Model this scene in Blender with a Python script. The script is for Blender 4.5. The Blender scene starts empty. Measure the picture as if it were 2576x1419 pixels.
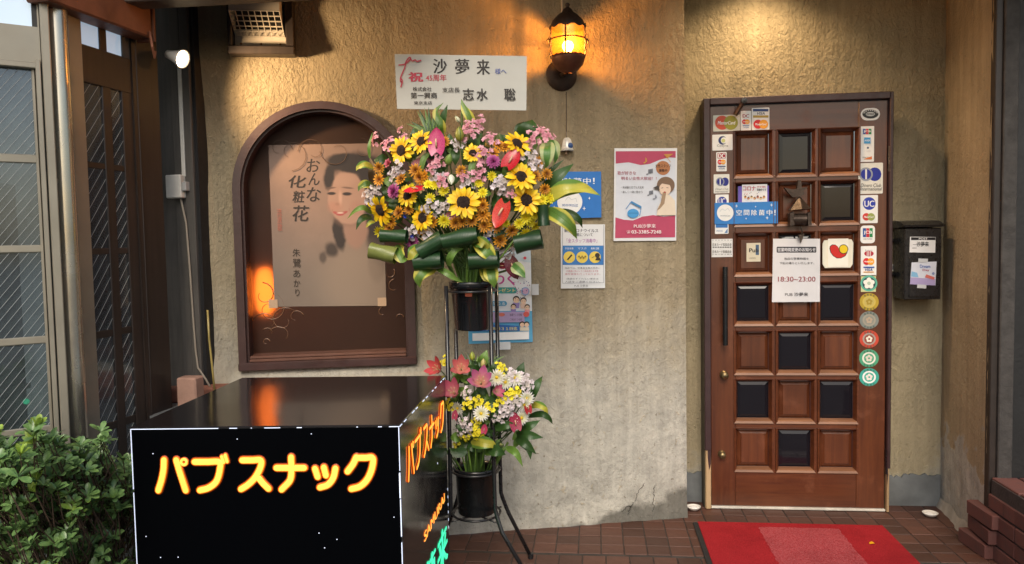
import bpy, math, random
from mathutils import Vector, Matrix, noise as mnoise
R = math.radians
scene = bpy.context.scene
C = scene.collection
random.seed(7)

# ------------------------------------------------------------------ camera
F, CX, CY = 1935.0, 1288.0, 709.5            # focal length and centre in a 2576 x 1419 picture
H = 1.374                                     # eye height above the tiles
_d = Vector((.0185, 1, .0566)).normalized()
ZC = -_d
YC = Vector((209, -113.4, 1935)); YC = (YC - ZC * YC.dot(ZC)).normalized()
XC = YC.cross(ZC)
cam_d = bpy.data.cameras.new('camera'); cam = bpy.data.objects.new('camera', cam_d); C.objects.link(cam)
cam_d.sensor_width = 36; cam_d.lens = 36 * F / 2576; cam_d.clip_start = .05; cam_d.clip_end = 500
cols = [Vector((XC[i], YC[i], ZC[i])) for i in range(3)]   # camera x, y(down), z(forward) in world
rot = Matrix((cols[0], -cols[1], -cols[2])).transposed()
cam.matrix_world = Matrix.Translation((0, 0, H)) @ rot.to_4x4()
scene.camera = cam

# ------------------------------------------------------------------ world, sun, exposure
SUN_EL, SUN_AZ = 40, 178                       # a dull evening sky; the street side is behind the camera
w = bpy.data.worlds.new('World'); scene.world = w; w.use_nodes = True
nt = w.node_tree; bg = nt.nodes['Background']
sky = nt.nodes.new('ShaderNodeTexSky'); sky.sky_type = 'NISHITA'; sky.sun_disc = False
sky.sun_elevation = R(SUN_EL); sky.sun_rotation = R(SUN_AZ); sky.air_density = 1.2; sky.dust_density = 3
nt.links.new(sky.outputs[0], bg.inputs[0]); bg.inputs[1].default_value = .085
sl = bpy.data.lights.new('sun', 'SUN'); sl.energy = 1.05; sl.angle = R(30); sl.color = (1, .91, .78)
so = bpy.data.objects.new('sun', sl); C.objects.link(so)
az, el = R(SUN_AZ), R(SUN_EL)
so.rotation_euler = Vector((math.sin(az) * math.cos(el), math.cos(az) * math.cos(el), math.sin(el))).to_track_quat('Z', 'Y').to_euler()
vs = scene.view_settings; vs.view_transform = 'Standard'; vs.look = 'None'; vs.exposure = .92; vs.gamma = 1
vs.use_curve_mapping = False
scene.cycles.use_denoising = True
scene.cycles.max_bounces = 8; scene.cycles.sample_clamp_indirect = 6; scene.cycles.caustics_reflective = False; scene.cycles.caustics_refractive = False

# ------------------------------------------------------------------ helpers
K = 2576 / 3304
def ray(u, v):
    c = Vector(((u - CX) / F, (v - CY) / F, 1)); return Vector((XC.dot(c), YC.dot(c), ZC.dot(c)))
def at(u, v, Y):
    r = ray(u, v); return Vector((0, 0, H)) + r * (Y / r.y)
def floor_at(u, v, z=0):
    r = ray(u, v); return Vector((0, 0, H)) + r * ((z - H) / r.z)
def crop(ox, oy, s): return lambda x, y: ((ox + x / s) * K, (oy + y / s) * K)
ident = lambda x, y: (x, y)

class Frame:
    """an upright plane: local x right, local y up, local z out of it"""
    def __init__(s, o, ex):
        s.o = Vector(o); s.ex = Vector(ex).normalized(); s.ez = Vector((0, 0, 1)); s.n = s.ex.cross(s.ez)
        s.M = Matrix((s.ex, s.ez, s.n)).transposed().to_4x4(); s.M.translation = s.o
    def px(s, u, v, c=0):
        r = ray(u, v); o = Vector((0, 0, H)); p0 = s.o + s.n * c
        p = o + r * ((p0 - o).dot(s.n) / r.dot(s.n)); q = p - s.o
        return Vector((q.dot(s.ex), q.z))
    def w(s, a, b, c=0): return s.o + s.ex * a + s.ez * b + s.n * c

def link(o, parent=None):
    C.objects.link(o); o.parent = parent; return o
def tag(o, label, cat, group=None, kind=None):
    if label: o['label'] = label
    if cat: o['category'] = cat
    if group: o['group'] = group
    if kind: o['kind'] = kind
    return o
def thing(name, label, cat, M, group=None):
    o = link(bpy.data.objects.new(name, None)); o.empty_display_size = .05
    o.matrix_world = M if isinstance(M, Matrix) else Matrix.Translation(M)
    return tag(o, label, cat, group)
def put(name, mesh, m=None, parent=None, M=None):
    if m is not None and not mesh.materials: mesh.materials.append(m)
    o = link(bpy.data.objects.new(name, mesh), parent)
    if M is not None:
        if parent is None: o.matrix_world = M
        else: o.matrix_basis = M
    return o

class B:
    """collects vertices and faces of one part"""
    def __init__(s): s.v = []; s.f = []
    def add(s, vs, fs, M=None):
        k = len(s.v); s.v += [tuple(M @ Vector(p)) if M else tuple(p) for p in vs]; s.f += [tuple(i + k for i in f) for f in fs]; return s
    def box(s, x0, y0, z0, x1, y1, z1, M=None, bev=0):
        if bev:
            e = bev; vs = []; 
            for z in (z0, z1):
                vs += [(x0 + e, y0 + e, z), (x1 - e, y0 + e, z), (x1 - e, y1 - e, z), (x0 + e, y1 - e, z)]
            zz0, zz1 = z0 + e, z1 - e
            for z in (zz0, zz1):
                vs += [(x0, y0 + e, z), (x0 + e, y0, z), (x1 - e, y0, z), (x1, y0 + e, z), (x1, y1 - e, z), (x1 - e, y1, z), (x0 + e, y1, z), (x0, y1 - e, z)]
            fs = [(3, 2, 1, 0), (4, 5, 6, 7)]
            for i in range(8): fs.append((8 + i, 8 + (i + 1) % 8, 16 + (i + 1) % 8, 16 + i))
            fs += [(8, 0, 9), (0, 1, 10, 9), (10, 1, 11), (1, 2, 12, 11), (12, 2, 13), (2, 3, 14, 13), (14, 3, 15), (3, 0, 8, 15)]
            fs += [(16, 17, 4), (4, 17, 18, 5), (18, 19, 5), (5, 19, 20, 6), (20, 21, 6), (6, 21, 22, 7), (22, 23, 7), (7, 23, 16, 4)]
            return s.add(vs, fs, M)
        vs = [(x0, y0, z0), (x1, y0, z0), (x1, y1, z0), (x0, y1, z0), (x0, y0, z1), (x1, y0, z1), (x1, y1, z1), (x0, y1, z1)]
        return s.add(vs, [(3, 2, 1, 0), (4, 5, 6, 7), (0, 1, 5, 4), (1, 2, 6, 5), (2, 3, 7, 6), (3, 0, 4, 7)], M)
    def tube(s, pts, r, n=8, cap=True):
        pts = [Vector(p) for p in pts]; k = len(s.v); m = len(pts)
        rr = r if isinstance(r, (list, tuple)) else [r] * m
        t0 = (pts[1] - pts[0]).normalized(); a = t0.orthogonal().normalized()
        for i, p in enumerate(pts):
            t = (pts[min(i + 1, m - 1)] - pts[max(i - 1, 0)]).normalized()
            a = (a - t * a.dot(t)); a = a.normalized() if a.length > 1e-6 else t.orthogonal().normalized()
            b = t.cross(a)
            for j in range(n):
                q = 2 * math.pi * j / n; s.v.append(tuple(p + (a * math.cos(q) + b * math.sin(q)) * rr[i]))
        for i in range(m - 1):
            for j in range(n):
                s.f.append((k + i * n + j, k + i * n + (j + 1) % n, k + (i + 1) * n + (j + 1) % n, k + (i + 1) * n + j))
        if cap: s.f.append(tuple(k + j for j in range(n))[::-1]); s.f.append(tuple(k + (m - 1) * n + j for j in range(n)))
        return s
    def lathe(s, prof, n=24, M=None, wob=None):
        vs = []; fs = []
        for r, z in prof:
            for j in range(n):
                q = 2 * math.pi * j / n; dz = wob(r, z, j, n) if wob else 0
                vs.append((r * math.cos(q), r * math.sin(q), z + dz))
        for i in range(len(prof) - 1):
            for j in range(n): fs.append((i * n + j, i * n + (j + 1) % n, (i + 1) * n + (j + 1) % n, (i + 1) * n + j))
        return s.add(vs, fs, M)
    def prism(s, pts, z0, z1, M=None):
        n = len(pts); vs = [(x, y, z0) for x, y in pts] + [(x, y, z1) for x, y in pts]
        return s.add(vs, [tuple(range(n))[::-1], tuple(range(n, 2 * n))] + [(i, (i + 1) % n, n + (i + 1) % n, n + i) for i in range(n)], M)
    def poly(s, pts, z): return s.add([(x, y, z) for x, y in pts], [tuple(range(len(pts)))])
    def mesh(s, name='part', smooth=False, m=None):
        me = bpy.data.meshes.new(name); me.from_pydata(s.v, [], s.f); me.update()
        if smooth:
            for p in me.polygons: p.use_smooth = True
        if m: me.materials.append(m)
        return me
    def build(s, name, m, parent=None, M=None, smooth=False): return put(name, s.mesh(name, smooth), m, parent, M)

def autosmooth(o, ang=40):
    me = o.data
    me.polygons.foreach_set('use_smooth', [True] * len(me.polygons))
    me.set_sharp_from_angle(angle=R(ang)); return o
def rrect(x0, y0, x1, y1, r, n=4):
    r = min(r, abs(x1 - x0) / 2.01, abs(y1 - y0) / 2.01); out = []
    for cx, cy, a0 in ((x1 - r, y1 - r, 0), (x0 + r, y1 - r, 90), (x0 + r, y0 + r, 180), (x1 - r, y0 + r, 270)):
        for i in range(n + 1):
            a = R(a0 + 90 * i / n); out.append((cx + r * math.cos(a), cy + r * math.sin(a)))
    return out
def ell(cx, cy, rx, ry, n=28, a0=0, a1=360):
    full = a1 - a0 >= 360
    return [(cx + rx * math.cos(R(a0 + (a1 - a0) * i / (n if full else n - 1))), cy + ry * math.sin(R(a0 + (a1 - a0) * i / (n if full else n - 1)))) for i in range(n)]

def smooth_path3(pts, n=5):
    P_ = [Vector(p) for p in pts]; P_ = [P_[0] * 2 - P_[1]] + P_ + [P_[-1] * 2 - P_[-2]]; out = []
    for i in range(1, len(P_) - 2):
        for k in range(n):
            t = k / n; a, b_, c_, d_ = P_[i - 1:i + 3]; out.append(.5 * ((2 * b_) + (c_ - a) * t + (2 * a - 5 * b_ + 4 * c_ - d_) * t * t + (3 * b_ - a - 3 * c_ + d_) * t ** 3))
    out.append(P_[-2]); return out
# ------------------------------------------------------------------ materials
def lin(c): return tuple((x / 12.92 if x <= .04045 else ((x + .055) / 1.055) ** 2.4) for x in c)
def hexc(h): return lin(tuple(int(h[i:i + 2], 16) / 255 for i in (0, 2, 4)))
class N:
    def __init__(s, name):
        s.m = bpy.data.materials.new(name); s.m.use_nodes = True; s.t = s.m.node_tree; s.b = s.t.nodes['Principled BSDF']; s.out = s.t.nodes['Material Output']
    def n(s, typ, **kw):
        x = s.t.nodes.new('ShaderNode' + typ)
        for k, v in kw.items(): setattr(x, k, v)
        return x
    def l(s, a, b): s.t.links.new(a, b)
    def coord(s, kind='Object'): return s.n('TexCoord').outputs[kind]
    def noise(s, scale, detail=3, rough=.55, dist=0, vec=None, kind='Object'):
        x = s.n('TexNoise'); x.inputs['Scale'].default_value = scale; x.inputs['Detail'].default_value = detail; x.inputs['Roughness'].default_value = rough; x.inputs['Distortion'].default_value = dist
        s.l(vec if vec is not None else s.coord(kind), x.inputs['Vector']); return x.outputs['Fac']
    def ramp(s, fac, stops, interp='LINEAR'):
        x = s.n('ValToRGB'); x.color_ramp.interpolation = interp
        e = x.color_ramp.elements
        while len(e) < len(stops): e.new(.5)
        for i, (p, c) in enumerate(stops):
            e[i].position = p; e[i].color = (c, c, c, 1) if isinstance(c, (int, float)) else (*c, 1)
        s.l(fac, x.inputs[0]); return x.outputs[0]
    def mix(s, fac, a, b, mode='MIX'):
        x = s.n('Mix'); x.data_type = 'RGBA'; x.blend_type = mode
        for i, v in ((0, fac), (6, a), (7, b)):
            if isinstance(v, (int, float)): x.inputs[i].default_value = v if i == 0 else (v, v, v, 1)
            elif isinstance(v, tuple): x.inputs[i].default_value = (*v[:3], 1)
            else: s.l(v, x.inputs[i])
        return x.outputs[2]
    def math(s, op, a, b=0.):
        x = s.n('Math'); x.operation = op
        for i, v in ((0, a), (1, b)):
            if isinstance(v, (int, float)): x.inputs[i].default_value = v
            else: s.l(v, x.inputs[i])
        return x.outputs[0]
    def step(s, x, a, b):
        q = s.n('MapRange'); q.interpolation_type = 'SMOOTHSTEP'; s.l(x, q.inputs[0])
        q.inputs[1].default_value = a; q.inputs[2].default_value = b; return q.outputs[0]
    def bump(s, h, strength=.4, dist=.01, prev=None):
        x = s.n('Bump'); x.inputs['Strength'].default_value = strength; x.inputs['Distance'].default_value = dist; s.l(h, x.inputs['Height'])
        if prev is not None: s.l(prev, x.inputs['Normal'])
        return x.outputs[0]
    def set(s, **kw):
        for k, v in kw.items():
            i = s.b.inputs[k.replace('_', ' ')]
            if isinstance(v, bpy.types.NodeSocket): s.l(v, i)
            elif isinstance(v, tuple): i.default_value = (*v[:3], 1) if len(i.default_value) == 4 else v
            else: i.default_value = v
        return s
_mc = {}
def mat(name, col, rough=.5, metal=0, var=.12, vs=9, bump=0, bs=80, rand=0, coat=0, spec=.5, kind='Object'):
    if name in _mc: return _mc[name]
    if isinstance(col, str): col = hexc(col)
    m = N(name); f = m.noise(vs, 4, kind=kind)
    k = m.ramp(f, [(.3, 1 - var), (.7, 1 + var)])
    c = m.mix(1, tuple(col), k, 'MULTIPLY')
    if rand:
        oi = m.n('ObjectInfo'); k2 = m.ramp(oi.outputs['Random'], [(0, 1 - rand), (1, 1 + rand)]); c = m.mix(1, c, k2, 'MULTIPLY')
    m.set(Base_Color=c, Metallic=metal, Specular_IOR_Level=spec, Coat_Weight=coat)
    m.set(Roughness=m.ramp(m.noise(vs * 2.3, 3, kind=kind), [(.3, max(0, rough - .07)), (.7, min(1, rough + .07))]))
    if bump: m.set(Normal=m.bump(m.noise(bs, 4), bump, .004))
    _mc[name] = m.m; return m.m
def ink(h, rough=.45):
    """printing ink or paper of one colour"""
    return mat('print_' + h, h, rough, 0, .04, 25, spec=.4)
def glow(name, col, st):
    if name in _mc: return _mc[name]
    m = N(name)
    if 'core' in name: st = m.math('MULTIPLY', m.ramp(m.noise(11, 3, .6), [(.3, .78), (.7, 1.12)]), st)   # uneven backlight put in as noise on the letters' emission
    m.set(Base_Color=tuple(col), Emission_Color=tuple(col), Emission_Strength=st, Roughness=.4); _mc[name] = m.m; return m.m

def plaster(name, tan, grey, zlo, zhi, dark, relief=1., damp=True):
    m = N(name); co = m.coord()
    sep = m.n('SeparateXYZ'); m.l(co, sep.inputs[0]); y = sep.outputs['Y']; x = sep.outputs['X']
    n1 = m.noise(2.2, 5, .6); n2 = m.noise(9, 6, .65); n3 = m.noise(60, 4, .6)
    c = m.mix(m.ramp(n1, [(.35, 0), (.7, 1)]), tuple(tan), tuple(a * b for a, b in zip(tan, (.82, .84, .86))))
    edge = m.math('ADD', y, m.math('MULTIPLY', m.math('SUBTRACT', n2, .5), .5))
    edge = m.math('ADD', edge, m.math('MULTIPLY', m.math('SUBTRACT', n1, .5), .9))
    low = m.math('SUBTRACT', 1., m.step(edge, zlo, zhi))
    c = m.mix(low, c, m.mix(m.ramp(n2, [(.36, 0), (.62, 1)]), tuple(g * .86 for g in grey), tuple(g * 1.22 for g in grey)))
    chips = m.ramp(m.noise(26, 5, .7, .8), [(.62, 0), (.66, 1)])
    c = m.mix(m.math('MULTIPLY', chips, .55), c, tuple(min(1, t * 1.5) for t in tan))
    pits = m.ramp(m.noise(48, 3, .6, .4), [(.30, 1), (.34, 0)])
    c = m.mix(m.math('MULTIPLY', pits, .65), c, tuple(t * .45 for t in tan))
    fm = m.n('Mapping'); fm.inputs['Scale'].default_value = (1, 2.2, 1); m.l(co, fm.inputs[0])
    fl_ = m.ramp(m.noise(62, 5, .7, .5, vec=fm.outputs[0]), [(.60, 0), (.67, 1)])
    c = m.mix(m.math('MULTIPLY', m.math('MULTIPLY', fl_, low), .55), c, (.20, .185, .13))
    if damp:
        d = m.math('ADD', y, m.math('MULTIPLY', m.math('SUBTRACT', m.noise(5, 5, .6), .5), .22))
        d = m.math('SUBTRACT', d, m.math('MULTIPLY', x, damp if isinstance(damp, float) else 0.))
        dk = m.math('SUBTRACT', 1., m.step(d, dark - .03, dark + .02))
        c = m.mix(m.math('MULTIPLY', dk, .85), c, m.mix(n2, (.07, .07, .06), (.16, .15, .13)))
    mp = m.n('Mapping'); mp.inputs['Scale'].default_value = (22, 1.3, 1); m.l(co, mp.inputs[0])
    streak = m.ramp(m.noise(1, 4, .6, vec=mp.outputs[0]), [(.3, .80), (.7, 1.07)])
    c = m.mix(1, c, streak, 'MULTIPLY')
    sc = m.n('Mapping'); sc.inputs['Scale'].default_value = (1, .62, 1); m.l(co, sc.inputs[0])
    st = m.ramp(m.noise(58, 5, .66, .5, vec=sc.outputs[0]), [(.37, 0), (.62, 1)])
    st2 = m.math('ADD', m.math('MULTIPLY', st, 1), m.math('MULTIPLY', n3, .5))
    yy = m.math('DIVIDE', y, 2.6)
    up = m.ramp(yy, [(.22, .6), (.6, 1.)])
    up = m.math('MULTIPLY', up, m.ramp(m.noise(3.4, 3, .6), [(.32, .35), (.62, 1.1)]))     # rough and smoother trowelled patches
    h = m.math('MULTIPLY', st2, up)
    tm = m.n('Mapping'); tm.inputs['Scale'].default_value = (5, 14, 1); tm.inputs['Rotation'].default_value = (0, 0, .5); m.l(co, tm.inputs[0]); h = m.math('ADD', h, m.math('MULTIPLY', m.noise(1, 4, .6, .8, vec=tm.outputs[0]), .5))
    h = m.math('ADD', h, m.math('MULTIPLY', low, m.math('MULTIPLY', n2, .5)))
    m.set(Base_Color=c, Roughness=.95, Specular_IOR_Level=.08, Normal=m.bump(m.math('ADD', h, m.math('MULTIPLY', chips, .5)), .8 * relief, .006))
    return m.m

def wood(name, a, b, rough=.35, scale=1., coat=.3, along='Y', bump=.15):
    m = N(name); co = m.coord(); mp = m.n('Mapping')
    mp.inputs['Scale'].default_value = (28 * scale, 1.6 * scale, 20 * scale) if along == 'Y' else (1.6 * scale, 28 * scale, 20 * scale)
    oi = m.n('ObjectInfo'); cmb = m.n('CombineXYZ'); m.l(oi.outputs['Random'], cmb.inputs[0]); m.l(oi.outputs['Random'], cmb.inputs[1])
    va = m.n('VectorMath'); va.operation = 'ADD'; m.l(co, va.inputs[0]); m.l(cmb.outputs[0], va.inputs[1]); m.l(va.outputs[0], mp.inputs[0])
    g = m.noise(1.3, 6, .6, .6, vec=mp.outputs[0])
    c = m.mix(m.ramp(g, [(.3, 0), (.72, 1)]), tuple(a), tuple(b))
    c = m.mix(1, c, m.ramp(oi.outputs['Random'], [(0, .85), (1, 1.12)]), 'MULTIPLY')
    wear = m.ramp(m.noise(5, 6, .7), [(.56, 0), (.72, 1)])
    c = m.mix(m.math('MULTIPLY', wear, .45), c, tuple(min(1, q * 1.7) for q in b)); c = m.mix(m.ramp(m.noise(2.3, 5, .65), [(.5, 0), (.75, .55)]), c, tuple(q * .55 for q in a))
    m.set(Base_Color=c, Roughness=m.mix(wear, rough, rough + .25), Coat_Weight=coat, Coat_Roughness=.22, Normal=m.bump(g, bump, .003)); return m.m

M_wallM = plaster('stucco_wall', (.385, .318, .212), (.45, .435, .385), .35, 1.30, .15, 1., damp=.24)
M_wallD = plaster('stucco_entrance', (.40, .338, .222), (.37, .34, .27), .1, .3, -.2, 1.1, damp=False)
M_wallR = plaster('stucco_return', (.40, .32, .215), (.40, .385, .35), .35, .42, -.2, 1., damp=False)
M_base = mat('grey_skim', (.13, .14, .145), .8, 0, .3, 7, .5, 40)
M_door = wood('door_wood', (.078, .021, .009), (.145, .043, .015), .32)
M_doorh = wood('door_wood_cross', (.078, .021, .009), (.145, .043, .015), .32, along='X')
M_ledge = wood('worn_ledge', (.16, .065, .030), (.28, .135, .072), .42, along='X', coat=.15)
M_frame = mat('purple_brown_paint', (.042, .020, .022), .42, 0, .18, 12, .2, 90)
M_rawwood = wood('raw_wood', (.34, .22, .11), (.45, .31, .17), .7, coat=0)
M_arch = mat('arch_paint', (.048, .021, .019), .4, 0, .2, 9, .2, 60)
M_black = mat('black_metal', (.012, .012, .014), .3, 0, .15, 20, coat=.2)
M_plastic = mat('black_plastic', (.010, .011, .013), .22, 0, .1, 15, coat=.3)
M_iron = mat('dark_iron', (.035, .020, .014), .55, .4, .3, 30, .3, 120)
M_alu = mat('bronze_aluminium', (.33, .30, .24), .42, .5, .1, 5, .05, 200)
M_aludark = mat('dark_seal', (.03, .03, .03), .6, 0)
M_steel = mat('satin_steel', (.60, .55, .46), .24, .9, .0, 4)
M_brown = wood('dark_brown_timber', (.017, .0115, .0095), (.030, .020, .016), .5, coat=.1)
M_grey_t = wood('weathered_timber', (.060, .056, .052), (.105, .095, .085), .75, coat=0, bump=.4)
M_darkpanel = mat('charcoal_panel', (.009, .009, .010), .55, 0, .25, 14, .4, 60)
M_tile = None
M_white = mat('white_plastic', (.62, .60, .56), .45, 0, .15, 12)
M_cable = mat('grey_cable', (.30, .26, .21), .6)
M_paper = ink('f2f2f0')
M_gold = mat('aged_brass', (.22, .16, .08), .38, .8, .3, 30)

def tile_mat():
    m = N('quarry_tile'); oi = m.n('ObjectInfo'); n = m.noise(14, 5, .65); n2 = m.noise(60, 3)
    c = m.mix(oi.outputs['Random'], (.050, .020, .013), (.108, .043, .028))
    c = m.mix(m.ramp(n, [(.35, 0), (.75, .55)]), c, (.085, .05, .04))
    m.set(Base_Color=c, Roughness=m.ramp(n, [(.3, .38), (.7, .65)]), Normal=m.bump(n2, .25, .002)); return m.m
M_tile = tile_mat()
def brick_mat():
    m = N('dark_brick'); oi = m.n('ObjectInfo'); n = m.noise(25, 5, .65)
    c = m.mix(oi.outputs['Random'], (.090, .030, .026), (.150, .055, .045))
    c = m.mix(m.ramp(n, [(.45, 0), (.75, .5)]), c, (.06, .045, .045))
    m.set(Base_Color=c, Roughness=.8, Normal=m.bump(m.noise(90, 4), .4, .003)); return m.m
M_brick = brick_mat()

# ------------------------------------------------------------------ frames of the place
DY = 3.8888
FD = Frame((0, DY, 0), (1, 0, 0))                            # the face of the door
FW = Frame((0, DY + .10, 0), (1, 0, 0))                      # entrance wall
FM = Frame((.43, 3.757, 0), (.9691, .2467, 0))               # long stucco wall
FR = Frame((1.70, DY + .10, 0), (-.062, -.58, 0))            # return wall at the right

# ================================================================== SETTING
b = B(); b.add([(-60, -60, -.03), (60, -60, -.03), (60, 60, -.03), (-60, 60, -.03)], [(0, 1, 2, 3)])
tag(b.build('ground', mat('asphalt', (.05, .05, .052), .85, 0, .25, 6, .5, 150)), None, None, kind='structure')
floor = B().box(-.9, 2.75, -.028, 1.75, 4.0, -.004).build('tiled_floor', mat('dark_grout', (.045, .040, .036), .9, 0, .3, 20, .4, 120))
tag(floor, None, None, kind='structure')
tmesh = B().box(-.0478, -.0478, -.02, .0478, .0478, 0, bev=.002).mesh('tile', m=M_tile)
nx = int((1.72 + .86) / .1)
for j in range(12):
    y = 3.94 - j * .1 - (.022 if j > 6 else 0)
    for i in range(nx + 1):
        x = -.84 + i * .1 + (.02 if j > 6 else 0)
        if x > 1.68: continue
        if (Vector((x, y, 0)) - FM.o).dot(FM.n) < -.04 and x < .40: continue
        if y < 2.9: continue
        o = put('tile', tmesh, None, floor); o.location = (x, y, random.uniform(-.0015, .0015)); o.rotation_euler = (random.uniform(-.006, .006), random.uniform(-.006, .006), random.uniform(-.01, .01))

# ---- long stucco wall with the splayed window niche
wl = FM.px(597, 700, -.06).x; wr = FM.px(1042, 700, -.06).x
wb = FM.px(820, 916, -.06).y; wt = FM.px(820, 258, -.06).y
WC = (wl + wr) / 2; WR = (wr - wl) / 2; WS = wt - WR           # centre, half width, spring height
def arch_d(x, z, gx=0):
    """signed distance to the arched outline"""
    dx = abs(x - WC); 
    if z >= WS: return math.hypot(dx, z - WS) - WR
    ox, oz = dx - WR, wb - z
    if ox > 0 and oz > 0: return math.hypot(ox, oz)
    return max(ox, oz)
def niche(x, z):
    d = arch_d(x, z)
    if d <= 0: return .06
    wdt = .072 if x > WC else .072 + .10 * max(0, min(1, (z - wb) / .15 + .5))
    if z > WS: wdt += (.39 - wdt) * min(1, (z - WS) / WR)
    t = min(1, d / wdt); return .06 * (1 - t)
SL, ZT = FM.px(470, 700).x, 2.72
st = .0125; ni = int(-SL / st); nj = int(ZT / st)
b = B(); idx = {}
for j in range(nj + 1):
    for i in range(ni + 1):
        x = SL + (0 - SL) * i / ni; z = ZT * j / nj
        nz = mnoise.noise(Vector((x * 3, z * 3, 1))) * .006 + mnoise.noise(Vector((x * 26, z * 20, 4))) * .0016
        edge = min(1, (ni - i) / 4)
        c = -niche(x, z) + nz * edge
        if z < .1: c += (.1 - z) * (.12 + .18 * mnoise.noise(Vector((x * 9, 0, 3)))) 
        idx[i, j] = len(b.v); b.v.append((x, z, c))
for j in range(nj):
    for i in range(ni):
        x = SL - SL * (i + .5) / ni; z = ZT * (j + .5) / nj
        if arch_d(x, z) < -.03: continue
        b.f.append((idx[i, j], idx[i + 1, j], idx[i + 1, j + 1], idx[i, j + 1]))
wallM = thing('stucco_wall', 'tan stucco wall with the arched window and the lit lantern on it', 'wall', FM.M)
b.build('face', M_wallM, wallM, smooth=True)
B().box(-.30, 0, -.45, -.002, ZT, -.012).build('end', M_wallM, wallM)
# cracks at the damp foot
cb = B()
for path in ([(-.30, .03), (-.285, .07), (-.262, .10), (-.25, .14), (-.215, .185)], [(-.175, .02), (-.17, .07), (-.172, .12), (-.168, .17)], [(-.33, .05), (-.30, .075), (-.28, .07)]):
    q = [(x, z, .006) for x, z in path]; 
    q = [Vector(a) + Vector((mnoise.noise(Vector((i, a[0] * 50, 1))) * .012, 0, 0)) for i, a in enumerate(smooth_path3(q, 6))]
    cb.tube(q, [.0015 * (.25 + .75 * abs(math.sin(i * 1.7))) for i in range(len(q))], 4)
cb.build('crack', mat('crack_black', (.01, .01, .009), .95), wallM)

# ---- entrance wall round the door
wallD = thing('entrance_wall', 'recessed olive stucco wall round the wooden entrance door', 'wall', FW.M)
ox0, ox1 = FD.px(1772, 700).x, FD.px(2238, 700).x
oz1 = FD.px(1990, 242).y
def wall_grid(bb, x0, x1, z0, z1, st, c0=0, seed=0, hole=None, amp=.004):
    ni = max(1, int((x1 - x0) / st)); nj = max(1, int((z1 - z0) / st)); k = len(bb.v)
    for j in range(nj + 1):
        for i in range(ni + 1):
            x = x0 + (x1 - x0) * i / ni; z = z0 + (z1 - z0) * j / nj
            bb.v.append((x, z, c0 + mnoise.noise(Vector((x * 4, z * 4, seed))) * amp + mnoise.noise(Vector((x * 26, z * 22, seed))) * .0018))
    for j in range(nj):
        for i in range(ni): bb.f.append(tuple(k + q for q in (j * (ni + 1) + i, j * (ni + 1) + i + 1, (j + 1) * (ni + 1) + i + 1, (j + 1) * (ni + 1) + i)))
b = B(); wall_grid(b, .25, ox0 + .012, 0, ZT, .02, 0, 5); wall_grid(b, ox1 - .01, 1.72, 0, ZT, .02, 0, 5); wall_grid(b, ox0 + .012, ox1 - .01, oz1 - .02, ZT, .02, 0, 5)
b.build('face', M_wallD, wallD, smooth=True)
# plastered edge that stands proud left of and above the frame
b = B(); b.box(ox0 - .006, .0, -.02, ox0 + .012, oz1 - .01, .098, bev=.004)
b.build('plaster_edge', mat('edge_render', (.10, .085, .055), .85, 0, .2, 14, .4, 60), wallD)
for x0, x1, nm in ((.30, ox0 - .005, 'skirting'), (ox1 + .005, 1.695, 'skirting')):
    b = B(); n = 24
    top = [(x0 + (x1 - x0) * i / n, .155 + .018 * mnoise.noise(Vector((i * .7, x0, 2)))) for i in range(n + 1)]
    b.prism([(x0, 0), (x1, 0)] + top[::-1], .004, .016); b.build(nm, M_base, wallD)

# ---- return wall at the right
wallR = thing('return_wall', 'warm tan stucco side wall at the right of the entrance, worn grey at its foot', 'wall', FR.M)
b = B(); wall_grid(b, 0, .585, 0, ZT, .018, 0, 9); b.box(0, 0, -.3, .585, ZT, -.012)
b.build('face', M_wallR, wallR, smooth=True)

# ---- dark post and panel at the far right
p = FR.w(.585, 0)
post = thing('corner_post', 'dark brown corner post with a grey rough strip at the right edge', 'post', p)
B().box(.0, -.02, 0, .028, .02, ZT, bev=.003).build('trim', M_brown, post)
B().box(.028, -.035, 0, .085, .03, ZT, bev=.004).build('strip', mat('rough_grey', (.050, .045, .042), .85, 0, .3, 20, .9, 70), post)
pan = thing('charcoal_wall', 'charcoal wall beyond the corner post at the right edge', 'wall', p + Vector((.085, 0, 0)))
B().box(0, -.02, 0, 1.2, .1, ZT).build('panel', M_darkpanel, pan)

# ---- brick plinth at lower right
pl = thing('brick_plinth', 'low stepped plinth of dark red bricks at the foot of the corner post', 'brickwork', Vector((1.66, 3.27, 0)))
bm_ = B().box(0, 0, 0, .098, .205, .060, bev=.003).mesh('brick', m=M_brick)
pl.location = (1.632, 2.62, 0)
for k in range(5):
    for j in range(4):
        for i in range(2):
            if k < 4 and i: continue
            o = put('brick', bm_, None, pl); o.location = ((.0, .004, -.002, .004, .018)[k] + i * .104 + random.uniform(-.003, .003), .76 - .205 - j * .213 + (.10 if k % 2 else 0) * (0 if j == 0 else 1) , k * .0685 + random.uniform(-.001, .001)); o.rotation_euler.z = random.uniform(-.012, .012)
B().box(.010, -.1, 0, .8, .752, .325).build('mortar', mat('mortar', (.045, .034, .032), .95, 0, .2, 20, .5, 90), pl)
lb3 = at(2449, 1300, 3.36)
for k in range(3):
    o = put('loose_brick', bm_.copy(), None, None, Matrix.Translation((lb3.x + .040 - .004 * (2 - k), 3.33 - .02 * k, k * .0695)) @ Matrix.Rotation(R((4, -3, 2)[k]), 4, 'Z')); tag(o, ('brick at the bottom of the small stack beside the return wall', 'middle brick of the small stack beside the return wall', 'orange-brown brick on top of the small stack beside the return wall')[k], 'brick')
fb = B(); n = 20
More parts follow.
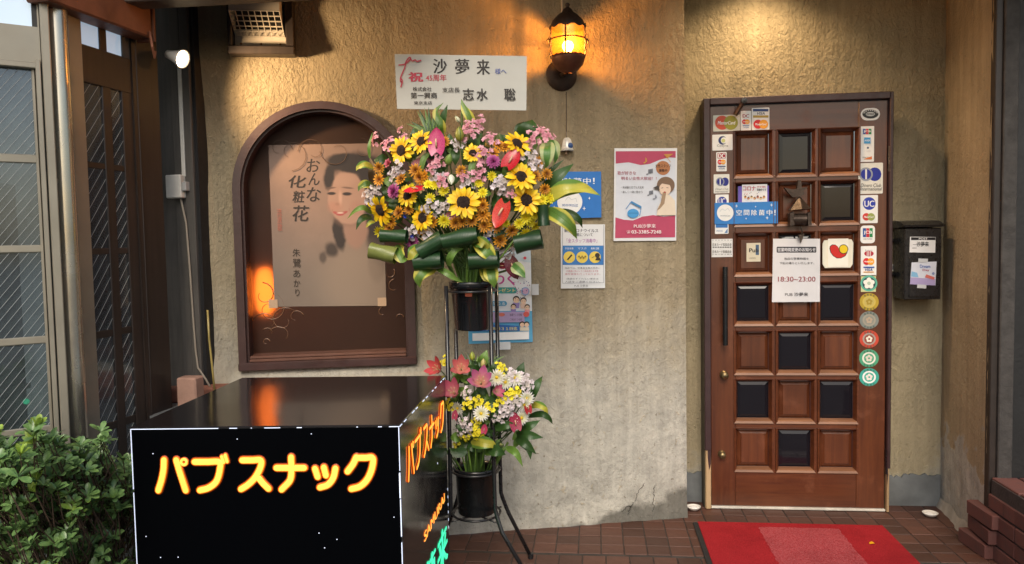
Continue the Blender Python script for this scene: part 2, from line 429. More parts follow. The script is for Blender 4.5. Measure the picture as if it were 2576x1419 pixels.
for i in range(n):
    x0_, x1_ = .56 * i / n, .56 * (i + 1) / n; h0, h1 = [.05 + .03 * mnoise.noise(Vector((q * 9, 2, 0))) + .10 * max(0, q - .3) for q in (x0_, x1_)]
    d0, d1 = [.02 + .012 * mnoise.noise(Vector((q * 14, 5, 0))) + .05 * max(0, q - .2) for q in (x0_, x1_)]
    fb.add([(x0_, 0, d0), (x1_, 0, d1), (x1_, h1, .004), (x0_, h0, .004)], [(0, 1, 2, 3)])
fb.build('cement_fillet', mat('cement', (.34, .31, .27), .9, 0, .25, 12, .6, 60), wallR, smooth=True)

# ---- unseen eaves, built so sky light comes only from the front, and their beam
B().box(-2.2, 2.45, ZT, 2.9, 4.3, ZT + .06).build('soffit', mat('soffit_board', (.16, .13, .10), .8, 0, .2, 6))
tag(bpy.data.objects['soffit'], 'unseen brown boarded soffit above the door, holding sky light to the front', 'soffit')
ba, bb_ = at(380, 2, 2.75), at(1010, -6, 2.75)
bz = at(700, -5, 2.75).z
o = B().box(-1.75, 2.70, bz, -.62, 2.80, ZT - .002, bev=.004).build('eaves_beam', mat('beam_paint', (.085, .060, .050), .6, 0, .2, 8))
tag(o, 'dark painted beam crossing above the ventilation hood at the top edge', 'beam')

# ================================================================== ARCHED WINDOW
WO = FM.M @ Matrix.Translation((WC, wb, -.06))
def arch_pts(r, zb, n=32):
    """outline at inset r from the outer frame line, window-local (0 = sill centre)"""
    q = WR - r; s = WS - wb
    return [(q, zb)] + [(q * math.cos(math.pi * i / n), s + q * math.sin(math.pi * i / n)) for i in range(n + 1)] + [(-q, zb)]
def arch_ring(bb, r0, r1, z0, z1, zb0=0, zb1=None):
    a = arch_pts(r0, zb0); c = arch_pts(r1, zb1 if zb1 is not None else zb0); n = len(a)
    vs = [(x, y, z0) for x, y in a] + [(x, y, z0) for x, y in c] + [(x, y, z1) for x, y in a] + [(x, y, z1) for x, y in c]
    fs = []
    for i in range(n - 1):
        fs += [(2 * n + i, 2 * n + i + 1, 3 * n + i + 1, 3 * n + i), (i, i + 1, 2 * n + i + 1, 2 * n + i)[::-1], (n + i, n + i + 1, 3 * n + i + 1, 3 * n + i)]
    for i in (0, n - 1): fs.append((i, n + i, 3 * n + i, 2 * n + i))
    bb.add(vs, fs)
win = thing('arched_window', 'arched display window in a dark red-brown frame with amber etched glass', 'window', WO)
b = B(); arch_ring(b, 0, .034, -.12, .040); autosmooth(b.build('frame', M_arch, win))
b = B(); arch_ring(b, .034, .044, -.12, .018); autosmooth(b.build('inner_bead', M_arch, win))
B().box(-WR - .002, -.012, -.12, WR + .002, .026, .047, bev=.005).build('sill', M_arch, win)
for k in range(2): B().box(-WR + .045, .026 + k * .013, -.10, WR - .045, .0385 + k * .013, .036 - k * .014, bev=.003).build('sill_bead', mat('bead_paint', (.13, .060, .042), .38), win)
PD = .075
def amber():
    m = N('amber_glass'); n = m.noise(5, 4, .6)
    m.set(Base_Color=m.mix(n, (.20, .080, .040), (.14, .062, .036)), Roughness=.55, Transmission_Weight=.85, IOR=1.3, Specular_IOR_Level=.5, Normal=m.bump(m.noise(30, 3), .15, .002)); return m.m
pane = B(); pts = arch_pts(.040, .04)
pane.prism(pts[::-1], -PD - .004, -PD); pane = pane.build('pane', amber(), win)
# scrolls etched in the glass
M_scroll = mat('etched_scroll', (.16, .075, .035), .25, 0, .1, 10, coat=.5)
def curl(cx, cy, r, a0, turn, sgn=1, lift=None):
    pts = []
    for i in range(15):
        t = i / 14; a = R(a0 + sgn * turn * t); q = r * (1 - .72 * t)
        pts.append((cx + q * math.cos(a), cy + q * math.sin(a), -PD + .0015 if lift is None else lift))
    return pts
c5 = crop(700, 400, 1104 / 700)
def wl_(x, y, conv=c5, c=-.06 - PD + .0):
    p = FM.px(*conv(x, y), c); return p.x - WC, p.y - wb
for (x, y, r, a0, tn, sg) in ((235, 870, 30, 90, 300, -1), (270, 940, 38, 60, 330, -1), (340, 1000, 34, 40, 340, 1), (255, 1020, 34, 160, 200, -1), (330, 1085, 32, 150, 180, -1), (265, 1065, 16, 150, 180, -1), (400, 985, 20, 10, 260, 1),
                           (905, 830, 20, 90, 200, 1), (875, 760, 16, 40, 220, -1), (925, 985, 12, 0, 200, 1), (845, 960, 14, 90, 200, 1), (250, 1110, 10, 0, 300, 1)):
    X, Y = wl_(x, y); B().tube(curl(X, Y, r * .00155 * 1.25, a0, tn, sg), [.0028 * (1 - .6 * i / 14) for i in range(15)], 6).build('scroll', M_scroll, win, smooth=True)
# recess behind the glass and the lamp glowing through it
b = B(); b.box(-WR + .01, .0, -.40, WR - .01, WS - wb + WR - .02, -.39); b.box(-WR + .01, 0, -.39, -WR + .02, WS - wb, -.09); b.box(WR - .02, 0, -.39, WR - .01, WS - wb, -.09); b.box(-WR + .01, -.01, -.39, WR - .01, 0, -.09); b.box(-WR + .01, WS - wb + WR - .03, -.39, WR - .01, WS - wb + WR - .02, -.09)
b.build('back_box', mat('dim_room', (.07, .038, .028), .8, 0, .3, 3), win)
X, Y = wl_(235, 900)
lampS = Matrix.Diagonal((1.0, 1.45, 1.0, 1))
lampW = thing('window_lamp', 'small glowing orange lamp behind the amber glass, low in the window', 'lamp', WO @ Matrix.Translation((X - .01, Y - .12, -PD - .12)) @ lampS)
B().lathe([(.001, .0), (.028, 0), (.032, .01), (.030, .012), (.010, .016), (.010, .03)], 16, Matrix.Rotation(R(-90), 4, 'X')).build('base', M_iron, lampW)
B().lathe([(.012, .03), (.040, .05), (.047, .10), (.042, .15), (.026, .18), (.001, .185)], 18, Matrix.Rotation(R(-90), 4, 'X')).build('glass_shade', glow('orange_lamp', (1, .42, .07), 13), lampW, smooth=True)

# ---- poster taped inside the arched window
FPo = Frame(FM.w(0, 0, -.06 - PD + .0015), FM.ex)
def quadpt(conv, fr): return lambda x, y: tuple(fr.px(*conv(x, y)))
class Pr:
    """prints flat shapes on a card that lies in a frame; coordinates are picture pixels of a crop"""
    def __init__(s, root, fr, conv, c=0.):
        s.r = root; s.f = fr; s.cv = conv; s.k = c; s.o = fr.M.inverted() @ root.matrix_world.translation
    def p(s, x, y):
        q = s.f.px(*s.cv(x, y), s.o.z); return (q.x - s.o.x, q.y - s.o.y)
    def lift(s): s.k += .0004; return s.k
    def card(s, pts, m, t=.0012, name='sheet'):
        o = B().prism([s.p(*q) for q in pts][::-1], s.k, s.k + t).build(name, m, s.r); s.k += t; return o
    def rcard(s, x0, y0, x1, y1, m, rad=0, t=.0012, name='sheet'):
        a = s.p(x0, y1); c = s.p(x1, y0); pp = rrect(a[0], a[1], c[0], c[1], rad) if rad else [(a[0], a[1]), (c[0], a[1]), (c[0], c[1]), (a[0], c[1])]
        o = B().prism(pp, s.k, s.k + t).build(name, m, s.r); s.k += t; return o
    def poly(s, pts, m, name='print'):
        q = [s.p(*a) for a in pts]
        ar = sum(q[i][0] * q[(i + 1) % len(q)][1] - q[(i + 1) % len(q)][0] * q[i][1] for i in range(len(q)))
        return B().poly(q if ar > 0 else q[::-1], s.lift()).build(name, m, s.r)
    def rect(s, x0, y0, x1, y1, m, name='band'): return s.poly([(x0, y0), (x1, y0), (x1, y1), (x0, y1)], m, name)
    def disc(s, x, y, rx, m, ry=None, name='disc', a0=0, a1=360): return s.poly(ell(x, y, rx, ry or rx, 28, a0, a1), m, name)
    def line(s, pts, wd, m, name='line'):
        z = s.lift(); b = B()
        for (x0, y0), (x1, y1) in zip(pts, pts[1:]):
            d = Vector((x1 - x0, y1 - y0)); L = d.length or 1; n = Vector((-d.y, d.x)) / L * wd / 2
            q = [s.p(x0 + n.x, y0 + n.y), s.p(x1 + n.x, y1 + n.y), s.p(x1 - n.x, y1 - n.y), s.p(x0 - n.x, y0 - n.y)]
            b.poly(q[::-1], z)
        return b.build(name, m, s.r)
    def txt(s, t, x0, y0, x1, y1, m, bold=0, shear=0, name='lettering', vert=False):
        me = text_mesh('\n'.join(t) if vert else t, bold, shear, vert)
        xs = [v.co.x for v in me.vertices]; ys = [v.co.y for v in me.vertices]
        ax, ay = s.p(x0, y1); bx, by = s.p(x1, y0); z = s.lift()
        W = max(xs) - min(xs); Hh = max(ys) - min(ys); mx, my = min(xs), min(ys)
        dx = s.p(x1, y1)
        sl = (dx[1] - ay) / max(1e-6, (dx[0] - ax))
        for v in me.vertices:
            fx = (v.co.x - mx) / W if W else 0; fy = (v.co.y - my) / Hh if Hh else 0
            X = ax + (bx - ax) * fx; v.co = (X, ay + ((by - ay) - sl * (bx - ax)) * fy + sl * (X - ax), z + v.co.z * .06)
        return put(name, me, m, s.r)
def text_mesh(t, bold=0, shear=0, vert=False):
    c = bpy.data.curves.new('lettering', 'FONT'); c.body = t; c.shear = shear; c.resolution_u = 3
    if vert: c.align_x = 'CENTER'; c.space_line = .95
    o = bpy.data.objects.new('tmp_text', c); C.objects.link(o)
    dg = bpy.context.evaluated_depsgraph_get(); ev = o.evaluated_get(dg)
    me = bpy.data.meshes.new_from_object(ev); bpy.data.objects.remove(o); bpy.data.curves.remove(c); me.materials.clear()
    if bold:                                        # heavier type: the same outlines laid side by side
        vs_ = [v.co.copy() for v in me.vertices]; fs_ = [tuple(q.vertices) for q in me.polygons]; V_ = []; F_ = []
        for k, d in enumerate(((-bold, 0), (bold, 0), (0, bold * .5), (0, 0))):
            F_ += [tuple(i + len(V_) for i in f) for f in fs_]; V_ += [(v.x + d[0], v.y + d[1], k * .001) for v in vs_]
        bpy.data.meshes.remove(me); me = bpy.data.meshes.new('lettering'); me.from_pydata(V_, [], F_); me.update()
    return me

def on_frame(fr, u, v, c=0): q = fr.px(u, v, c); return fr.M @ Matrix.Translation((q.x, q.y, c))
po = thing('window_poster', 'faded pink poster of a dark-haired woman taped in the arched window', 'poster', on_frame(FPo, *c5(560, 925), .0012))
P = Pr(po, FPo, c5)
pk = ink('a98270')
def portrait(P):
    """soft-focus printed portrait: blurred ellipses of ink on faded paper"""
    m = N('portrait_print'); co = m.coord(); wp = m.n('VectorMath'); wp.operation = 'MULTIPLY_ADD'
    nz = m.n('TexNoise'); nz.inputs['Scale'].default_value = 16; nz.inputs['Detail'].default_value = 3; m.l(co, nz.inputs['Vector'])
    sb_ = m.n('VectorMath'); sb_.operation = 'SUBTRACT'; m.l(nz.outputs['Color'], sb_.inputs[0]); sb_.inputs[1].default_value = (.5, .5, .5)
    m.l(sb_.outputs[0], wp.inputs[0]); wp.inputs[1].default_value = (.022, .022, 0); m.l(co, wp.inputs[2]); W = wp.outputs[0]
    mm = (P.p(400, 500)[0] - P.p(300, 500)[0]) / 100
    sp_ = m.n('SeparateXYZ'); m.l(co, sp_.inputs[0]); y0, y1 = P.p(500, 930)[1], P.p(500, 100)[1]
    c = m.mix(m.step(sp_.outputs['Y'], y0 + .1 * (y1 - y0), y0 + .75 * (y1 - y0)), hexc('7b6d61'), hexc('8f7466'))
    c = m.mix(m.ramp(m.noise(7, 5, .6), [(.35, 0), (.7, .35)]), c, hexc('6d5c50'))
    def E(c, x, y, rx, ry, col, soft=.15, op=1., rot=0, warp=True):
        mp = m.n('Mapping'); mp.vector_type = 'TEXTURE'; X, Y = P.p(x, y); mp.inputs['Location'].default_value = (X, Y, 0); mp.inputs['Rotation'].default_value = (0, 0, R(rot)); mp.inputs['Scale'].default_value = (rx * mm, ry * mm, 1)
        fl = m.n('VectorMath'); fl.operation = 'MULTIPLY'; m.l(W if warp else co, mp.inputs[0]); m.l(mp.outputs[0], fl.inputs[0]); fl.inputs[1].default_value = (1, 1, 0)
        ln = m.n('VectorMath'); ln.operation = 'LENGTH'; m.l(fl.outputs[0], ln.inputs[0])
        f = m.math('MULTIPLY', m.math('SUBTRACT', 1., m.step(ln.outputs['Value'], 1 - soft, 1 + soft)), op); return m.mix(f, c, hexc(col))
    hair, sk = '2a1f1b', 'a58270'
    for a in ((715, 275, 165, 130, hair, .14), (812, 460, 62, 260, hair, .25), (812, 700, 46, 110, hair, .3), (720, 800, 190, 190, '8a7868', .45, .8), (622, 560, 30, 85, hair, .25, 1, 8), (584, 640, 34, 40, hair, .4, .9), (540, 680, 18, 26, hair, .5, .7),
              (705, 530, 62, 105, '937262', .2), (660, 480, 60, 40, '785a4c', .5, .7), (664, 378, 98, 138, sk, .07), (600, 425, 34, 30, 'a87664', .6, .6), (712, 425, 36, 32, 'a07264', .6, .5), (640, 280, 70, 40, 'ac8a78', .5, .6),
              (675, 200, 118, 50, hair, .16, 1, -8), (572, 270, 24, 66, hair, .3, 1, -8), (792, 330, 42, 140, hair, .2, 1, 6), (822, 350, 60, 190, hair, .2)): c = E(c, *a)
    for a in ((583, 354, 22, 8, '2f221e', .35), (662, 356, 24, 9, '2f221e', .35), (580, 326, 25, 5, '5f483c', .5, .8, 6), (665, 325, 29, 5, '5f483c', .5, .8, -6), (614, 408, 12, 7, '96705e', .6, .8), (628, 375, 9, 34, 'c8a08c', .7, .6), (606, 453, 17, 7, 'a0504c', .35, 1, -22), (648, 452, 19, 7, 'a0504c', .35, 1, 22), (627, 460, 20, 8, 'a0504c', .35), (628, 453, 17, 3, 'dcc4b8', .4, .9), (588, 440, 4, 8, '96705e', .7, .6), (674, 438, 4, 9, '96705e', .7, .6)): c = E(c, *a, warp=False)
    m.set(Base_Color=c, Roughness=.5); return m.m
P.card([(262, 108), (838, 98), (862, 925), (293, 930)], portrait(P))
blk = ink('2f2620')
for ch, (x0, y0, x1, y1) in zip('おんな', ((455, 178, 525, 245), (465, 250, 522, 312), (455, 322, 530, 395))): P.txt(ch, x0, y0, x1, y1, blk, .012, .15)
for ch, (x0, y0, x1, y1) in zip('化粧花', ((365, 262, 455, 325), (385, 340, 448, 400), (385, 415, 470, 495))): P.txt(ch, x0, y0, x1, y1, blk, .012, .15)
for ch, (x0, y0, x1, y1) in zip('朱鷺あかり', ((386, 635, 424, 675), (388, 685, 428, 730), (390, 742, 424, 780), (392, 792, 424, 828), (400, 840, 420, 875))): P.txt(ch, x0, y0, x1, y1, blk)
P.txt('流浪歌', 310, 430, 330, 545, ink('b06a5c'), vert=True)
for (x, y, r, a0, tn, sg) in ((380, 150, 42, -90, 320, 1), (490, 140, 36, 180, 300, -1), (610, 140, 40, 180, 300, 1), (320, 130, 30, 0, 260, 1), (735, 130, 28, 90, 280, -1)):
    a = P.p(x, y); B().tube(curl(a[0], a[1], r * .0019, a0, tn, sg, P.k + .001), [.0013 * (1 - .5 * i / 14) for i in range(15)], 5).build('scroll_print', ink('6f5646'), po)
for x, y in ((838, 905), (285, 915)):
    a = P.p(x, y); B().box(a[0] - .018, a[1] - .02, P.k, a[0] + .022, a[1] + .02, P.k + .0006).build('tape', ink('b99c80'), po)

# ================================================================== VENTILATION HOOD
c6v = crop(640, 0, 2322 / 360)
vM = on_frame(FM, *c6v(1320, 1010), 0)
vent = thing('ventilation_hood', 'cream ventilation hood with a wire grille in a dark wooden frame at the top', 'vent', vM)
P = Pr(vent, FM, c6v)
x0, y0 = P.p(690, 1190); x1, _ = P.p(2040, 1190); y1 = y0 + .62
fx0, fy0 = P.p(770, 1010); fx1, _ = P.p(1870, 1010)
for nm, q in (('frame_bottom', (x0, y0, .0, x1, fy0 - .003, .07)), ('frame_side', (x0, fy0, 0, fx0, y1, .068)), ('frame_side', (fx1, fy0, 0, x1, y1, .068))):
    B().box(*q, bev=.003).build(nm, M_brown, vent)
crm = mat('cream_metal', (.56, .51, .43), .5, 0, .18, 8, .1, 60)
cw = fx1 - fx0
# hood: back plate and a body that leans out, its underside open behind the grille
B().box(fx0 + .002, fy0 + .002, .0, fx1 - .002, y1, .012).build('back_plate', crm, vent)
hb = B(); zb = fy0 + .07; h1 = fy0 + .045
A = [(fx0 + .005, fy0 + .03, .012), (fx1 - .05, fy0 + .075, .012), (fx0 + .005, zb + .055, .135), (fx1 - .10, zb + .055, .135)]
L0, L1 = fx0 + .006, fx1 - .012
zu = fy0 + .05; zo = fy0 + .125
hb.add([(L1, zu, .012), (L1 , zo, .14), (L1, y1, .14), (L1, y1, .012)], [(0, 1, 2, 3)])
hb.add([(L0, zu, .012), (L0, zo, .14), (L0, y1, .14), (L0, y1, .012)], [(3, 2, 1, 0)])
hb.add([(L0, zo, .14), (L1, zo, .14), (L1, y1, .14), (L0, y1, .14)], [(0, 1, 2, 3)])
hb.add([(L0, zo + .05, .1415), (L1, zo + .05, .1415), (L1, zo + .052, .1415), (L0, zo + .052, .1415)], [(0, 1, 2, 3)])
hb.build('hood', crm, vent)
g = B(); 
for i in range(9):
    x = L0 + (L1 - L0) * i / 8; g.tube([(x, zu, .014), (x, zo, .139)], .0022, 5)
for j in range(6):
    t = j / 5; g.tube([(L0, zu + (zo - zu) * t, .014 + .125 * t), (L1, zu + (zo - zu) * t, .014 + .125 * t)], .0028, 5)
g.build('grille', crm, vent)
B().box(L0 + .004, zu + .03, .013, L1 - .004, y1, .02).build('fan_shadow_box', mat('hood_shade_black', (.015, .013, .012), .9), vent)  # near-black slab standing in for the shade inside the hood
for t in (.12, .5, .86): B().lathe([(.0, .003), (.004, .002), (.005, 0)], 8, Matrix.Translation((fx0 + cw * t, fy0 + .018, .0125))).build('screw', mat('rust', (.16, .07, .03), .8), vent)

# ================================================================== LANTERN
cl = crop(1650, 0, 2128 / 600)
Lp = FM.px(1412, 190); LM = FM.M @ Matrix.Translation((Lp.x, Lp.y, .004))
lan = thing('wall_lantern', 'lit wrought-iron wall lantern with amber glass on the stucco wall', 'lantern', LM)
B().lathe([(.0, .014), (.03, .014), (.066, .008), (.073, 0)], 28).build('back_plate', M_iron, lan, smooth=True)
LD = .135
q = FM.px(1428, 100, LD); lx, lz = q.x - Lp.x, q.y - Lp.y
sc_ = .00172; LS = .90
lz0 = lz - 0.0
def V(v): return lz + (100 - v) * sc_          # picture height -> lantern height
UPR = Matrix.Translation((lx, 0, LD)) @ Matrix.Rotation(R(-90), 4, 'X') @ Matrix.Diagonal((LS, LS, 1, 1))
B().tube([(0, 0, .01), (0, -.005, .05), (lx * .5, .005, .09), (lx, .03, LD - .01), (lx, V(178), LD)], [.012, .010, .010, .012, .016], 10).build('arm', M_iron, lan, smooth=True)
B().lathe([(.02, V(186)), (.050, V(178)), (.074, V(164)), (.083, V(150)), (.0845, V(143)), (.080, V(143)), (.03, V(160))], 32, UPR, lambda r, z, j, n: (.004 if j % 2 else 0) if r > .083 and z > V(146) else 0).build('bottom_cup', mat('copper_cup', (.12, .045, .025), .5, .5, .2, 30), lan, smooth=True)
B().lathe([(.0845, V(70)), (.085, V(64)), (.074, V(52)), (.048, V(38)), (.030, V(32)), (.022, V(24)), (.012, V(20)), (.008, V(17)), (.012, V(14)), (.0125, V(11)), (.007, V(8)), (.001, V(7))], 32, UPR, lambda r, z, j, n: (-.007 if (j // 2) % 2 else 0) if r > .0835 and z < V(66) else 0).build('cap', M_iron, lan, smooth=True)
def lgl():
    m = N('lantern_glass'); t = m.n('BsdfTransparent'); t.inputs[0].default_value = (1, .74, .40, 1); g = m.n('BsdfGlossy'); g.inputs['Roughness'].default_value = .08
    tr = m.n('BsdfTranslucent'); tr.inputs[0].default_value = (.80, .34, .05, 1)
    a = m.n('MixShader'); a.inputs[0].default_value = .05; m.l(t.outputs[0], a.inputs[1]); m.l(tr.outputs[0], a.inputs[2])
    b2 = m.n('MixShader'); b2.inputs[0].default_value = .06; m.l(a.outputs[0], b2.inputs[1]); m.l(g.outputs[0], b2.inputs[2]); m.l(b2.outputs[0], m.out.inputs[0]); return m.m
B().lathe([(.074, V(146)), (.078, V(130)), (.079, V(100)), (.078, V(68))], 32, UPR).build('glass', lgl(), lan, smooth=True)
for k in range(4):
    a = R(70 + 90 * k); pts = []; 
    for i in range(13):
        v = 62 + (146 - 62) * i / 12; r = .077 + .003 * math.sin(i * 2.0)
        pts.append((lx + r * math.cos(a), V(v), LD + r * math.sin(a) * -1))
    B().tube(pts, [.0032 + .0012 * (i % 2) for i in range(13)], 6).build('strap', M_iron, lan)
B().tube([(lx + .081 * math.cos(R(15 * i)), V(102), LD + .081 * math.sin(R(15 * i))) for i in range(25)], .0035, 6).build('ring', M_iron, lan, smooth=True)
for sx in (-1, 1): B().tube([(lx + sx * .083, V(98), LD), (lx + sx * .092, V(104), LD), (lx + sx * .091, V(110), LD)], [.006, .005, .002], 6).build('hook', M_iron, lan)
B().lathe([(.001, V(140)), (.012, V(140)), (.013, V(132)), (.024, V(122)), (.026, V(114)), (.018, V(106)), (.001, V(103))], 16, Matrix.Translation((lx, 0, LD)) @ Matrix.Rotation(R(-90), 4, 'X')).build('bulb', glow('bulb_glow', (1, .55, .16), 20), lan, smooth=True)
pl_ = bpy.data.lights.new('lantern_light', 'POINT'); pl_.energy = 12; pl_.color = (1, .47, .12); pl_.shadow_soft_size = .022
lo = bpy.data.objects.new('lantern_light', pl_); C.objects.link(lo); lo.parent = lan; lo.location = (lx, V(116), LD + .028)
# wires of the lantern and the little bell below
o = B().tube([FM.w(FM.px(1424, v).x, FM.px(1424, v).y, .005) for v in (232, 270, 310, 352)], .0022, 5).build('lantern_cable', mat('brown_cable', (.06, .04, .03), .6)); tag(o, 'thin dark cable running down the stucco below the lantern', 'cable')
o = B().tube([FM.w(FM.px(u, v).x, FM.px(u, v).y, .008) for u, v in ((1413, -40), (1413, 0), (1414, 40))], .006, 8).build('lantern_conduit', mat('conduit', (.45, .36, .26), .5)); tag(o, 'pale conduit coming down the wall behind the lantern top', 'conduit')
cb_ = crop(1700, 380, 1577 / 200)
bl = thing('ceramic_bell', 'small blue and white ceramic bell hanging on the stucco beside the bouquet', 'bell', on_frame(FM, *cb_(1020, 500), .02))
P = Pr(bl, FM, cb_)
bb0 = P.p(870, 850)[1]
B().lathe([(.001, .0), (.012, -.002), (.019, -.010), (.023, -.026), (.026, bb0 * .72), (.033, bb0), (.030, bb0), (.021, -.03), (.001, -.012)], 20, Matrix.Rotation(R(-90), 4, 'X')).build('body', mat('glazed_white', (.62, .62, .60), .15, 0, .25, 40, coat=.5), bl, smooth=True)
B().lathe([(.0, .004), (.010, .003), (.014, 0)], 10, Matrix.Translation((.011, -.040, .024)) @ Matrix.Rotation(R(20), 4, 'Y')).build('blue_flower', ink('2f4f86'), bl, smooth=True)
B().tube([(-.004, bb0 + .006, 0), (-.004, bb0 - .014, 0)], [.002, .005], 6).build('clapper', mat('clay', (.5, .36, .27), .6), bl)
B().tube([(0, -.002, 0), (0, .03, -.015)], .0012, 5).build('cord', M_cable, bl)

# ================================================================== LEFT SIDE: posts, conduit, spotlight
# side building: local frame looking at its face (right = away along the wall)
vd = Vector((432, 0, 1935))                              # its horizontal edges run towards x = 1720
sd = ray(1720, 592).normalized(); sd = Vector((sd.x, sd.y, 0)).normalized()
def cz(u, v, z):                                         # point at camera depth z
    r = ray(u, v); return Vector((0, 0, H)) + r * z
p0 = cz(345, 640, 3.0)
FS = Frame((p0.x, p0.y, 0), sd)                          # timber door wall
SB = .0
tw = FM.w(SL, 0)
# far corner: dark recess wall between the side building and the stucco wall
o = thing('timber_corner_post', 'broad dark timber post between the glazed door and the stucco wall', 'post', FS.M)
a0, a1 = FS.px(347, 700).x, FS.px(418, 700).x
B().box(a0, 0, -.08, a1, ZT, .004, bev=.002).build('post', M_brown, o)
B().box(a0 + .004, 0, .012, a0 + .03, ZT, .009, bev=.002).build('stop', M_brown, o)
pc = at(420, 700, 3.20); pd_ = at(501, 700, 3.185)
FP = Frame((pc.x, pc.y, 0), (pd_.x - pc.x, pd_.y - pc.y, 0)); wP = (pd_ - pc).length
o = thing('weathered_pilaster', 'grey weathered timber pilaster carrying the spotlight conduit', 'pilaster', FP.M)
for i, (q0, q1, cc) in enumerate(((-.03, wP * .40, .0), (wP * .42, wP * .75, .012), (wP * .77, wP + .005, .02))): B().box(q0, 0, -.12, q1, ZT, cc, bev=.003).build('board', M_grey_t, o)
B().box(wP + .006, 0, -.16, wP + .022, ZT, .004).build('edge_strip', mat('black_strip', (.010, .010, .012), .6), o)
# spotlight on its conduit
SPp = FP.px(458, 148, .22)
SPr = FP.px(457, 168, .02)
spt = thing('spotlight', 'small lit spotlight on a white conduit at the grey pilaster', 'spotlight', FP.M @ Matrix.Translation((SPr.x, SPr.y, .02)))
aim_p = FM.w(WC + .30, WS + .28, 0); spw = FP.w(SPp.x, SPp.y, .22)
dirw = (aim_p - spw).normalized()
vis = (Vector((0, 0, H)) - spw).normalized()
dirl = (FP.M.to_3x3().inverted() @ (dirw * .62 + vis * .55).normalized())
qh = dirl.to_track_quat('Z', 'Y').to_matrix().to_4x4(); HM = Matrix.Translation((SPp.x - SPr.x, SPp.y - SPr.y, .20)) @ qh @ Matrix.Scale(.88, 4)
B().lathe([(.001, -.085), (.018, -.083), (.022, -.06), (.030, -.03), (.042, .0), (.043, .006), (.040, .006), (.036, -.004)], 24, HM).build('head', M_white, spt, smooth=True)
B().lathe([(.0, -.002), (.0365, -.002)], 24, HM).build('lens', glow('spot_lens', (1, .78, .48), 14), spt)
B().tube([(0, 0, 0), (0, .02, .03), tuple(HM @ Vector((0, 0, -.07)))], .007, 8).build('arm', M_white, spt, smooth=True)
sp = bpy.data.lights.new('spot_light', 'SPOT'); sp.energy = 21; sp.color = (1, .66, .35); sp.spot_size = R(118); sp.spot_blend = .7; sp.shadow_soft_size = .03
spo = bpy.data.objects.new('spot_light', sp); C.objects.link(spo)
spo.location = spw + dirw * .03 + vis * .02; spo.rotation_euler = dirw.to_track_quat('-Z', 'Y').to_euler()
cd = [FP.px(456, v, .02) for v in (165, 300, 445)]
o = B().box(-.009, FP.px(462, 445, .02).y, .012, .009, FP.px(456, 160, .02).y, .026, bev=.003, M=Matrix.Translation((FP.px(457, 300, .02).x, 0, 0))).build('conduit', M_white, None, FP.M); tag(o, 'white plastic conduit running up the grey pilaster to the spotlight', 'conduit')
jb = thing('junction_box', 'white plastic switch box on the grey pilaster below the spotlight', 'box', on_frame(FP, 450, 470, .02))
P = Pr(jb, FP, ident)
a = P.p(428, 500); c = P.p(476, 440)
B().box(a[0] + .004, a[1], -.004, c[0] - .02, c[1], .035, bev=.004).build('body', M_white, jb)
B().box(c[0] - .0195, a[1] + .03, -.002, c[0], c[1] - .03, .028, bev=.003).build('cover', mat('grey_plastic', (.40, .40, .40), .5), jb)
o = B().tube([FP.w(*FP.px(u, v, .03), .03) for u, v in ((455, 500), (468, 560), (478, 680), (486, 800), (492, 880), (498, 925), (515, 950), (530, 975))], .0045, 6).build('cable', M_cable, smooth=True); tag(o, 'grey-brown cable hanging from the switch box down the pilaster', 'cable')
o = B().tube([FP.w(*FP.px(u, v, .07), .07) for u, v in ((522, 780), (526, 850), (533, 915), (540, 985))], .0045, 8).build('bamboo_cane', mat('yellow_cane', (.34, .26, .08), .35, 0, .2, 30, coat=.3), smooth=True); tag(o, 'thin yellow cane leaning in the corner beside the stucco wall', 'cane')
# ledge with broken bricks under the window wall
lg = FM.px(500, 1000)
o = thing('brick_ledge', 'low ledge of broken terracotta bricks at the foot of the window wall', 'ledge', FM.M @ Matrix.Translation((SL, 0, 0)))
zt_ = FM.px(620, 952, .05).y
bmT = mat('terracotta', (.24, .095, .06), .85, 0, .25, 25, .4, 90, rand=.25)
bt = B().box(-.10, -.03, -.06, .10, .03, .06, bev=.006).mesh('brick', m=bmT)
for i in range(5):
    for j in range(2):
        k = put('brick', bt, None, o); k.location = (-.08 + i * .195 + .09 * j + random.uniform(-.01, .01), zt_ - .055 - .066 * j, .05 + random.uniform(-.008, .008)); k.rotation_euler = (random.uniform(-.05, .05), random.uniform(-.08, .08), random.uniform(-.03, .03))
B().box(-.2, 0, -.1, 1.0, zt_ - .15, .10).build('footing', M_base, o)
bp = at(481, 1020, 2.98)
o = B().box(-.042, -.035, 0, .042, .035, .13, bev=.006).build('pink_block', mat('pink_block', (.34, .20, .15), .85, 0, .15, 20, .4, 70), None, Matrix.Translation((bp.x, bp.y, bp.z - .01))); tag(o, 'upright pinkish clay block at the foot of the grey pilaster', 'block')
o = B().box(-1.95, 2.84, 0, -1.33, 3.2, bp.z - .012).build('corner_plinth', M_base); tag(o, 'grey rendered plinth in the corner behind the illuminated sign box', 'plinth')

